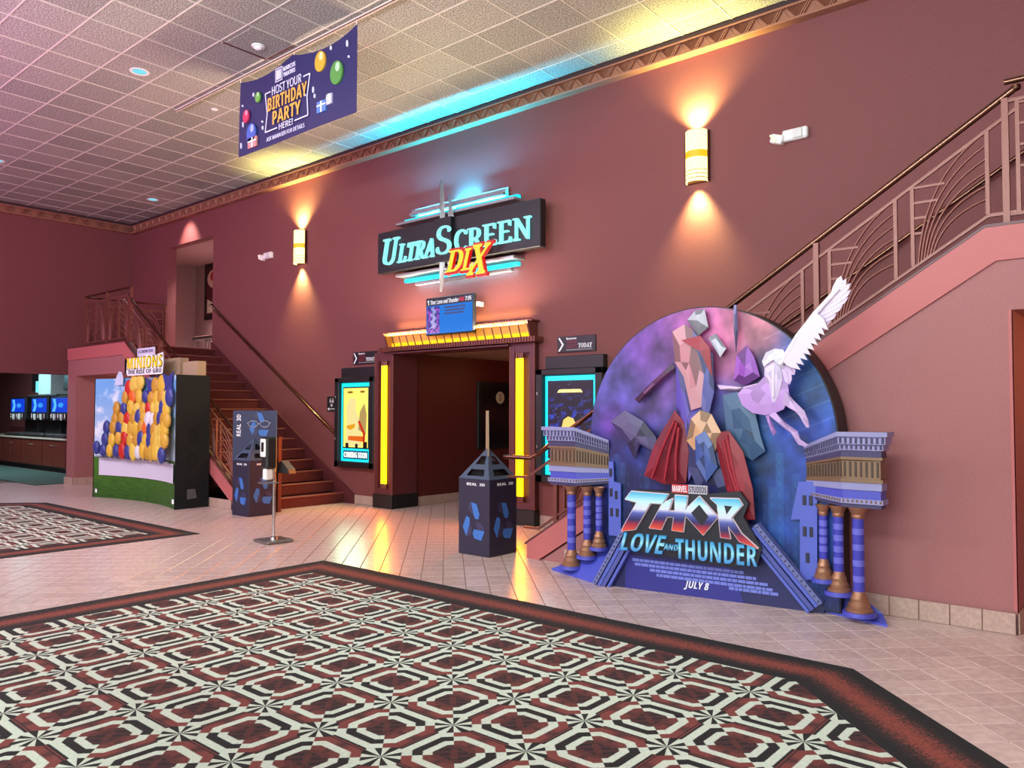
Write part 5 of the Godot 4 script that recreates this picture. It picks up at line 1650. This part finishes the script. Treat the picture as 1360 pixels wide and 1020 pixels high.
func sky_print() -> ImageTexture:
	var n1 := noise(21, 0.010, 4)
	var n2 := noise(22, 0.022, 3)
	# colour clouds: u, v (0 at the top), radius, colour
	var B := [[0.12, 0.30, 0.30, rgb(92, 84, 170)], [0.30, 0.13, 0.22, rgb(118, 62, 160)], [0.46, 0.10, 0.20, rgb(176, 84, 150)], [0.62, 0.14, 0.16, rgb(206, 104, 146)], [0.72, 0.10, 0.10, rgb(196, 116, 120)], [0.78, 0.22, 0.16, rgb(112, 92, 172)],
		[0.92, 0.30, 0.2, rgb(36, 112, 190)], [0.32, 0.28, 0.16, rgb(120, 78, 150)], [0.10, 0.42, 0.10, rgb(150, 60, 196)], [0.5, 0.42, 0.22, rgb(92, 86, 170)], [0.15, 0.62, 0.3, rgb(26, 34, 104)], [0.5, 0.7, 0.35, rgb(32, 44, 120)], [0.85, 0.62, 0.3, rgb(34, 70, 158)], [0.66, 0.5, 0.18, rgb(48, 110, 150)], [0.5, 0.95, 0.4, rgb(24, 24, 70)], [0.9, 0.42, 0.16, rgb(60, 72, 190)]]
	return img(320, 320, func(px: int, py: int) -> Color:
		var u := px / 320.0 + 0.05 * n1.get_noise_2d(px, py)
		var v := py / 320.0 + 0.05 * n1.get_noise_2d(px + 500, py)
		var acc := Color(0, 0, 0)
		var ws := 0.0
		for e in B:
			var d2: float = (u - e[0]) * (u - e[0]) + (v - e[1]) * (v - e[1])
			var w := exp(-d2 / (e[2] * e[2]) * 2.6) + 0.0001
			acc += e[3] * w
			ws += w
		var c := acc * (1.0 / ws)
		c = c * (0.86 + 0.42 * n2.get_noise_2d(px, py))
		if py > 142:    # towers of a far city, lines of light
			var k := int(px / 9.0)
			var top := 150.0 + 70.0 * hash01(k * 17 + 3)
			if py > top and (px < 90 or px > 210): c = c.lerp(rgb(70, 140, 196), 0.30 * hash01(k * 29 + 1) + (0.18 if (py / 6) % 2 == 0 and px % 9 in [3, 4] else 0.0))
		elif px > 238 and absf(fmod(px * 0.35 + py * 0.9, 17.0)) < 1.2: c = c.lightened(0.14)
		return c)

func portico(o: Node3D, xs: Array, s: float, cols: Array, plate: Array) -> void:
	var A: float = xs[0]
	var B: float = xs[1]
	var C: float = xs[2]
	var z := 0.0 if s > 0 else -0.01
	var zc := -0.12
	var lil := mat(rgb(142, 138, 182), 0.45)
	var blu := mat(rgb(74, 76, 178), 0.4)
	var gold := mat(rgb(128, 98, 74), 0.4, 0.3)
	var dark := mat(rgb(62, 52, 92), 0.5)
	var taper := func(y: float) -> float: return 0.97 + (y - 0.97) * 0.72
	var layers := [[1.355, 1.388, 0.075, lil, "cornice"], [1.30, 1.355, 0.060, lil, "dentil_band"], [1.255, 1.30, 0.040, lil, "dentil_band"], [1.205, 1.255, 0.022, dark, "dark_band"], [1.185, 1.205, 0.030, gold, "gold_bead"], [1.045, 1.185, 0.012, gold, "frieze"], [1.02, 1.045, 0.032, gold, "gold_bead"], [0.965, 1.02, 0.022, lil, "blue_band"], [0.90, 0.965, 0.012, blu, "blue_band"], [0.865, 0.90, 0.030, lil, "capital_band"], [0.835, 0.865, 0.015, dark, "capital_band"]]  # one plain dark band runs below the dentils
	for e: Array in layers:
		var y0: float = e[0]
		var y1: float = e[1]
		var f: float = e[2]
		var a := Vector2(A - s * f, z + f)
		var b := Vector2(B + s * f * 0.3, z + f)
		var c := Vector2(C + s * f * 0.2, zc + f * 0.4)
		var back := Vector2(A - s * f, -0.12)
		var m := MB.new()
		var P := func(p: Vector2, y: float) -> Vector3: return V(p.x, y, p.y)
		var c0: float = taper.call(y0)
		var c1: float = taper.call(y1)
		m.qout(P.call(a, y0), P.call(b, y0), P.call(b, y1), P.call(a, y1), V(0, 0, 1))
		m.qout(P.call(b, y0), P.call(c, c0), P.call(c, c1), P.call(b, y1), V(s, 0, 1))
		m.qout(P.call(back, y0), P.call(a, y0), P.call(a, y1), P.call(back, y1), V(-s, 0, 0))
		m.qout(P.call(a, y1), P.call(b, y1), P.call(c, c1), P.call(back, y1), V(0, 1, 0))
		m.qout(P.call(a, y0), P.call(b, y0), P.call(c, c0), P.call(back, y0), V(0, -1, 0))
		part(o, e[4], m, e[3])
	# carved rows: dentils and standing figures on both faces
	for e: Array in [[1.327, 0.060, 9, 0.013, 0.022, dark], [1.278, 0.040, 9, 0.012, 0.016, dark], [1.115, 0.012, 7, 0.012, 0.055, mat(rgb(72, 52, 44), 0.5)], [0.885, 0.030, 9, 0.010, 0.010, gold]]:
		var y: float = e[0]
		var f: float = e[1]
		var n: int = e[2]
		var m := MB.new()
		for k in n:
			var t := (k + 0.5) / n
			m.box(V(lerpf(A - s * f, B + s * f * 0.3, t), y, z + f + 0.002), V(e[3] * 1.2, e[4] * 2.0, 0.008), 0.002)
		for k in n + 5:
			var t := (k + 0.5) / (n + 5)
			var sc := lerpf(1.0, 0.72, t)
			m.box(V(lerpf(B + s * f * 0.3, C + s * f * 0.2, t), lerpf(y, taper.call(y), t), lerpf(z + f, zc + f * 0.4, t) + 0.004), V(e[3], e[4] * 2.0 * sc, 0.010), 0.002)
		part(o, "carved_row", m, e[5])
	# columns
	var shaft := mat(rgb(66, 66, 172), 0.25)
	var band := mat(rgb(104, 104, 200), 0.25)
	var bell := mat(rgb(156, 108, 82), 0.35, 0.45)
	for k in 3:
		var p: Vector3 = cols[k]
		var r := 0.041 - 0.005 * k
		var top := 0.835
		var col := part(o, "column", MB.new().lathe([[r, p.y + 0.14], [r, top - 0.08]], 14, V(p.x, 0, p.z)), shaft)
		var bm := MB.new()
		for j in 4:
			var y := lerpf(p.y + 0.18, top - 0.12, (j + 0.3) / 4.0)
			bm.lathe([[r + 0.0012, y], [r + 0.0012, y + 0.05]], 14, V(p.x, 0, p.z), -0.9 if s > 0 else 0.6, 0.5 if s > 0 else 2.0)
			bm.lathe([[r + 0.001, y], [r + 0.001, y + 0.045]], 14, V(p.x, 0, p.z), -PI, 0.0)
		part(col, "pale_band", bm, band)
		part(col, "base", MB.new().lathe([[r * 2.3, p.y], [r * 2.3, p.y + 0.015], [r * 1.9, p.y + 0.03], [r * 1.95, p.y + 0.05], [r * 1.5, p.y + 0.075], [r * 1.55, p.y + 0.095], [r * 1.2, p.y + 0.12], [r * 1.0, p.y + 0.145]], 18, V(p.x, 0, p.z)), bell)
		part(col, "base_ring", MB.new().lathe([[r * 2.9, p.y - 0.03], [r * 2.8, p.y], [0.0, p.y + 0.001]], 18, V(p.x, 0, p.z)), blu)
		part(col, "capital", MB.new().lathe([[r, top - 0.085], [r * 1.15, top - 0.07], [r * 1.1, top - 0.055], [r * 1.7, top - 0.012], [r * 1.8, top]], 14, V(p.x, 0, p.z)), bell)
	# sloping foot plate
	var f0: Vector3 = plate[0]
	var f1: Vector3 = plate[1]
	var b1 := V(f1.x, 0, -0.12)
	var b0 := V(lerpf(f0.x, f1.x, 0.15), 0, -0.12)
	if s < 0:
		b1.z = -0.30
		b0.z = -0.20
	var h0 := V(0, 0.015, 0)
	var m := MB.new()
	m.qout(f0, f1, f1 + h0, f0 + h0, V(0, 0, 1))
	m.qout(f0 + h0, f1 + h0, b1 + V(0, 0.30, 0), b0 + V(0, 0.05, 0), V(0, 1, 0))
	m.qout(f1, b1, b1 + V(0, 0.30, 0), f1 + h0, V(s, 0, 0))
	m.qout(f0, b0, b0 + V(0, 0.05, 0), f0 + h0, V(-s, 0, 0))
	m.qout(b0, b1, b1 + V(0, 0.30, 0), b0 + V(0, 0.05, 0), V(0, 0, -1))
	part(o, "foot_plate", m, mat(rgb(76, 84, 190), 0.4))

func build_balloon_display() -> void:
	# curved cardboard display: sky and grass, a white parapet with a rail, and a crowd of balloons behind it
	var o := thing("balloon_film_display", "curved black-sided film display crowded with yellow and blue shapes below the left landing", "film display", V(-13.28, 0, -5.9))
	var x0 := -1.42
	var x1 := 1.42
	var h := 2.1
	var Z := func(x: float) -> float: return lerpf(0.05, -0.02, (x - x0) / (x1 - x0)) - 0.21 * (1.0 - pow(x / 1.42, 2.0))
	var sheet := MB.new()
	var n := 20
	for k in n:
		var a := x0 + (x1 - x0) * k / n
		var b := x0 + (x1 - x0) * (k + 1) / n
		var ua := float(k) / n
		var ub := float(k + 1) / n
		sheet.q(V(a, 0, Z.call(a)), V(b, 0, Z.call(b)), V(b, h, Z.call(b)), V(a, h, Z.call(a)), Vector2(ua, 1), Vector2(ub, 1), Vector2(ub, 0), Vector2(ua, 0))
		sheet.q(V(b, 0, Z.call(b) - 0.01), V(a, 0, Z.call(a) - 0.01), V(a, h, Z.call(a) - 0.01), V(b, h, Z.call(b) - 0.01), Vector2(ub, 1), Vector2(ua, 1), Vector2(ua, 0), Vector2(ub, 0))
	var nz := noise(31, 0.02, 4)
	part(o, "printed_sheet", sheet, printed(img(256, 192, func(x: int, y: int) -> Color:
		var v := y / 192.0
		var c := rgb(110, 170, 226).lerp(rgb(196, 212, 240), smoothstep(0.0, 0.62, v))
		var cl := nz.get_noise_2d(x * 1.0, y * 1.6)
		c = c.lerp(rgb(240, 242, 250), clampf(cl * 2.2, 0.0, 0.85) * (1.0 if v < 0.5 else 0.2))
		if v > 0.655 + 0.012 * sin(x * 0.02): c = rgb(70, 120, 34).lerp(rgb(34, 76, 18), clampf((v - 0.66) * 2.4 + 0.5 * nz.get_noise_2d(x * 2.0, y * 9.0), 0, 1))
		return c), 0.45))
	# parapet
	var wall := MB.new()
	for k in n:
		var a := lerpf(-1.26, 1.40, float(k) / n)
		var b := lerpf(-1.26, 1.40, float(k + 1) / n)
		var za: float = Z.call(a) + 0.03
		var zb: float = Z.call(b) + 0.03
		wall.qout(V(a, 0.40, za), V(b, 0.40, zb), V(b, 0.70, zb), V(a, 0.70, za), V(0, 0, 1))
		wall.qout(V(a, 0.70, za - 0.03), V(b, 0.70, zb - 0.03), V(b, 0.70, zb), V(a, 0.70, za), V(0, 1, 0))
		wall.qout(V(a, 0.40, za - 0.03), V(b, 0.40, zb - 0.03), V(b, 0.40, zb), V(a, 0.40, za), V(0, -1, 0))
	part(o, "white_parapet", wall, mat(rgb(214, 206, 226), 0.5))
	for y: float in [0.73, 0.79]:
		var pts := []
		for k in n + 1:
			var x := lerpf(-1.2, 1.40, float(k) / n)
			pts.append(V(x, y, Z.call(x) + 0.12))
		part(o, "rail", MB.new().tube(pts, 0.014, 6), mat(rgb(150, 152, 176), 0.35, 0.5))
	# balloons
	var rng := RandomNumberGenerator.new()
	rng.seed = 12
	var ball := MB.new()
	var pr := []
	for k in 9:
		var a := -PI / 2 + PI * k / 8.0
		pr.append([cos(a), sin(a)])
	ball.lathe(pr, 14)
	var knot := MB.new().lathe([[0.12, -1.12], [0.03, -0.97]], 8)
	var bm := ball.mesh()
	var km := knot.mesh()
	var yel := [mat(rgb(226, 180, 62), 0.4), mat(rgb(214, 164, 58), 0.4), mat(rgb(232, 194, 84), 0.4), mat(rgb(200, 146, 50), 0.4)]
	var blue := mat(rgb(58, 66, 140), 0.35)
	var red := mat(rgb(200, 46, 40), 0.35)
	var oran := mat(rgb(232, 106, 40), 0.35)
	var pale := mat(rgb(226, 222, 232), 0.35)
	for row in 7:
		var cnt: int = [14, 13, 13, 12, 10, 9, 3][row]
		for k in cnt:
			var x := lerpf(-1.17 + 0.10 * row, 1.34, (k + 0.25 + 0.5 * (row % 2)) / cnt)
			if row == 6: x = [-0.44, -0.2, 0.5][k]
			var y := 0.87 + 0.175 * row + rng.randf_range(-0.03, 0.03)
			var r := rng.randf_range(0.095, 0.12)
			var pick := rng.randf()
			var mt: Material = yel[rng.randi() % 4]
			if pick < 0.22: mt = blue
			elif pick < 0.26: mt = red
			elif pick < 0.30: mt = oran
			elif pick < 0.37: mt = pale
			if row == 6 and k == 0: mt = red
			var bl := put(o, "balloon", bm, mt, V(x, y, Z.call(x) + 0.06 + 0.018 * (6 - row)))
			bl.scale = V(r, r * rng.randf_range(1.15, 1.45), 0.05)
			put(bl, "knot", km, mt)
	for e: Array in [[-0.25, 1.98, 0.16, yel[2]], [-0.05, 2.02, 0.14, yel[2]], [0.85, 1.96, 0.16, yel[0]]]:
		var b2 := put(o, "balloon", bm, e[3], V(e[0], e[1], Z.call(e[0]) + 0.07))
		b2.scale = V(e[2], e[2], 0.05)
	for e: Array in [[0.3, 1.95], [1.1, 2.0]]:
		var x: float = e[0]
		part(o, "blue_pennant", MB.new().prism(poly([x - 0.2, e[1] + 0.14, x + 0.02, e[1] + 0.08, x + 0.18, e[1] + 0.16, x + 0.12, e[1] - 0.04, x + 0.2, e[1] - 0.2, x, e[1] - 0.10, x - 0.16, e[1] - 0.26, x - 0.1, e[1] - 0.06]), Z.call(x) + 0.05, Z.call(x) + 0.06), blue)
	part(o, "cloud_card", MB.new().prism(PackedVector2Array([Vector2(-0.95, 1.98), Vector2(-0.62, 1.98), Vector2(-0.62, 2.1), Vector2(-0.68, 2.2), Vector2(-0.78, 2.22), Vector2(-0.87, 2.14)]), Z.call(-0.8) + 0.02, Z.call(-0.8) + 0.03), mat(rgb(206, 214, 236), 0.5))
	# black sides and back
	var side := MB.new()
	side.bb(V(x1, 0, -0.57), V(x1 + 0.012, h, -0.01))
	part(o, "black_side", side, M.matt_black)
	part(o, "black_side", MB.new().bb(V(x0 - 0.012, 0, -0.56), V(x0, h, 0.06)), M.matt_black)
	part(o, "back_sheet", MB.new().bb(V(x0, 0, -0.57), V(x1, h, -0.56)), M.card)
	for e: Array in [[1.0, 1.28], [0.62, 0.88]]:
		var hm := MB.new()
		hm.prism(poly([-0.42, e[1], -0.26, e[1], -0.255, e[0] + 0.09, -0.29, e[0] + 0.02, -0.34, e[0], -0.39, e[0] + 0.02, -0.425, e[0] + 0.09]) if e[0] > 0.9 else ellipse(-0.34, 0.75, 0.085, 0.13, 14), 0.0, 0.003)
		var hp := part(o, "cut_out", hm, mat(rgb(4, 4, 5), 0.9))
		hp.transform = Transform3D(Basis(Vector3.UP, PI / 2), V(x1 + 0.012, 0, -0.64))
	var st := part(o, "grey_sticker", MB.new().prism(poly([-0.43, 0.14, -0.27, 0.16, -0.3, 0.3, -0.43, 0.3]), 0.0, 0.003), mat(rgb(92, 88, 90), 0.5))
	st.transform = Transform3D(Basis(Vector3.UP, PI / 2), V(x1 + 0.012, 0, -0.64))
	part(o, "top_card", MB.new().bb(V(0.15, 2.1, -0.45), V(0.95, 2.4, -0.3)).bb(V(0.85, 2.1, -0.5), V(1.42, 2.33, -0.35)), M.card)
	for x: float in [-1.36, 1.33]: part(o, "corner_label", MB.new().bb(V(x - 0.04, 0.08, Z.call(x) + 0.004), V(x + 0.06, 0.15, Z.call(x) + 0.008)), M.print_white)
	# header card with the title
	var hz: float = Z.call(0.2) + 0.14
	var hc := PackedVector2Array()
	for e: Array in [[-0.40, 2.13], [0.86, 2.13], [0.89, 2.3], [0.87, 2.48], [0.6, 2.44], [0.3, 2.47], [0.0, 2.42], [-0.3, 2.43], [-0.43, 2.36], [-0.44, 2.2]]: hc.append(Vector2(e[0], e[1]))
	part(o, "header_card", MB.new().prism(hc, hz - 0.01, hz), M.print_white)
	part(o, "small_card", MB.new().bb(V(-0.06, 2.42, hz - 0.03), V(0.55, 2.58, hz - 0.012)), mat(rgb(206, 198, 222), 0.5))
	text(o, "small_lettering", "ILLUMINATION", "bold", -0.02, 2.50, 0.5, 2.55, hz - 0.012, mat(rgb(90, 84, 110), 0.5), 0.003)
	text(o, "title_shadow", "MINIONS", "bold", -0.41, 2.235, 0.87, 2.445, hz, M.black, 0.004)
	text(o, "title_lettering", "MINIONS", "bold", -0.395, 2.25, 0.855, 2.43, hz + 0.004, mat(rgb(255, 222, 30), 0.4), 0.004)
	text(o, "subtitle_lettering", "THE RISE OF GRU", "bold", -0.37, 2.155, 0.83, 2.225, hz, mat(rgb(36, 32, 50), 0.5), 0.004)
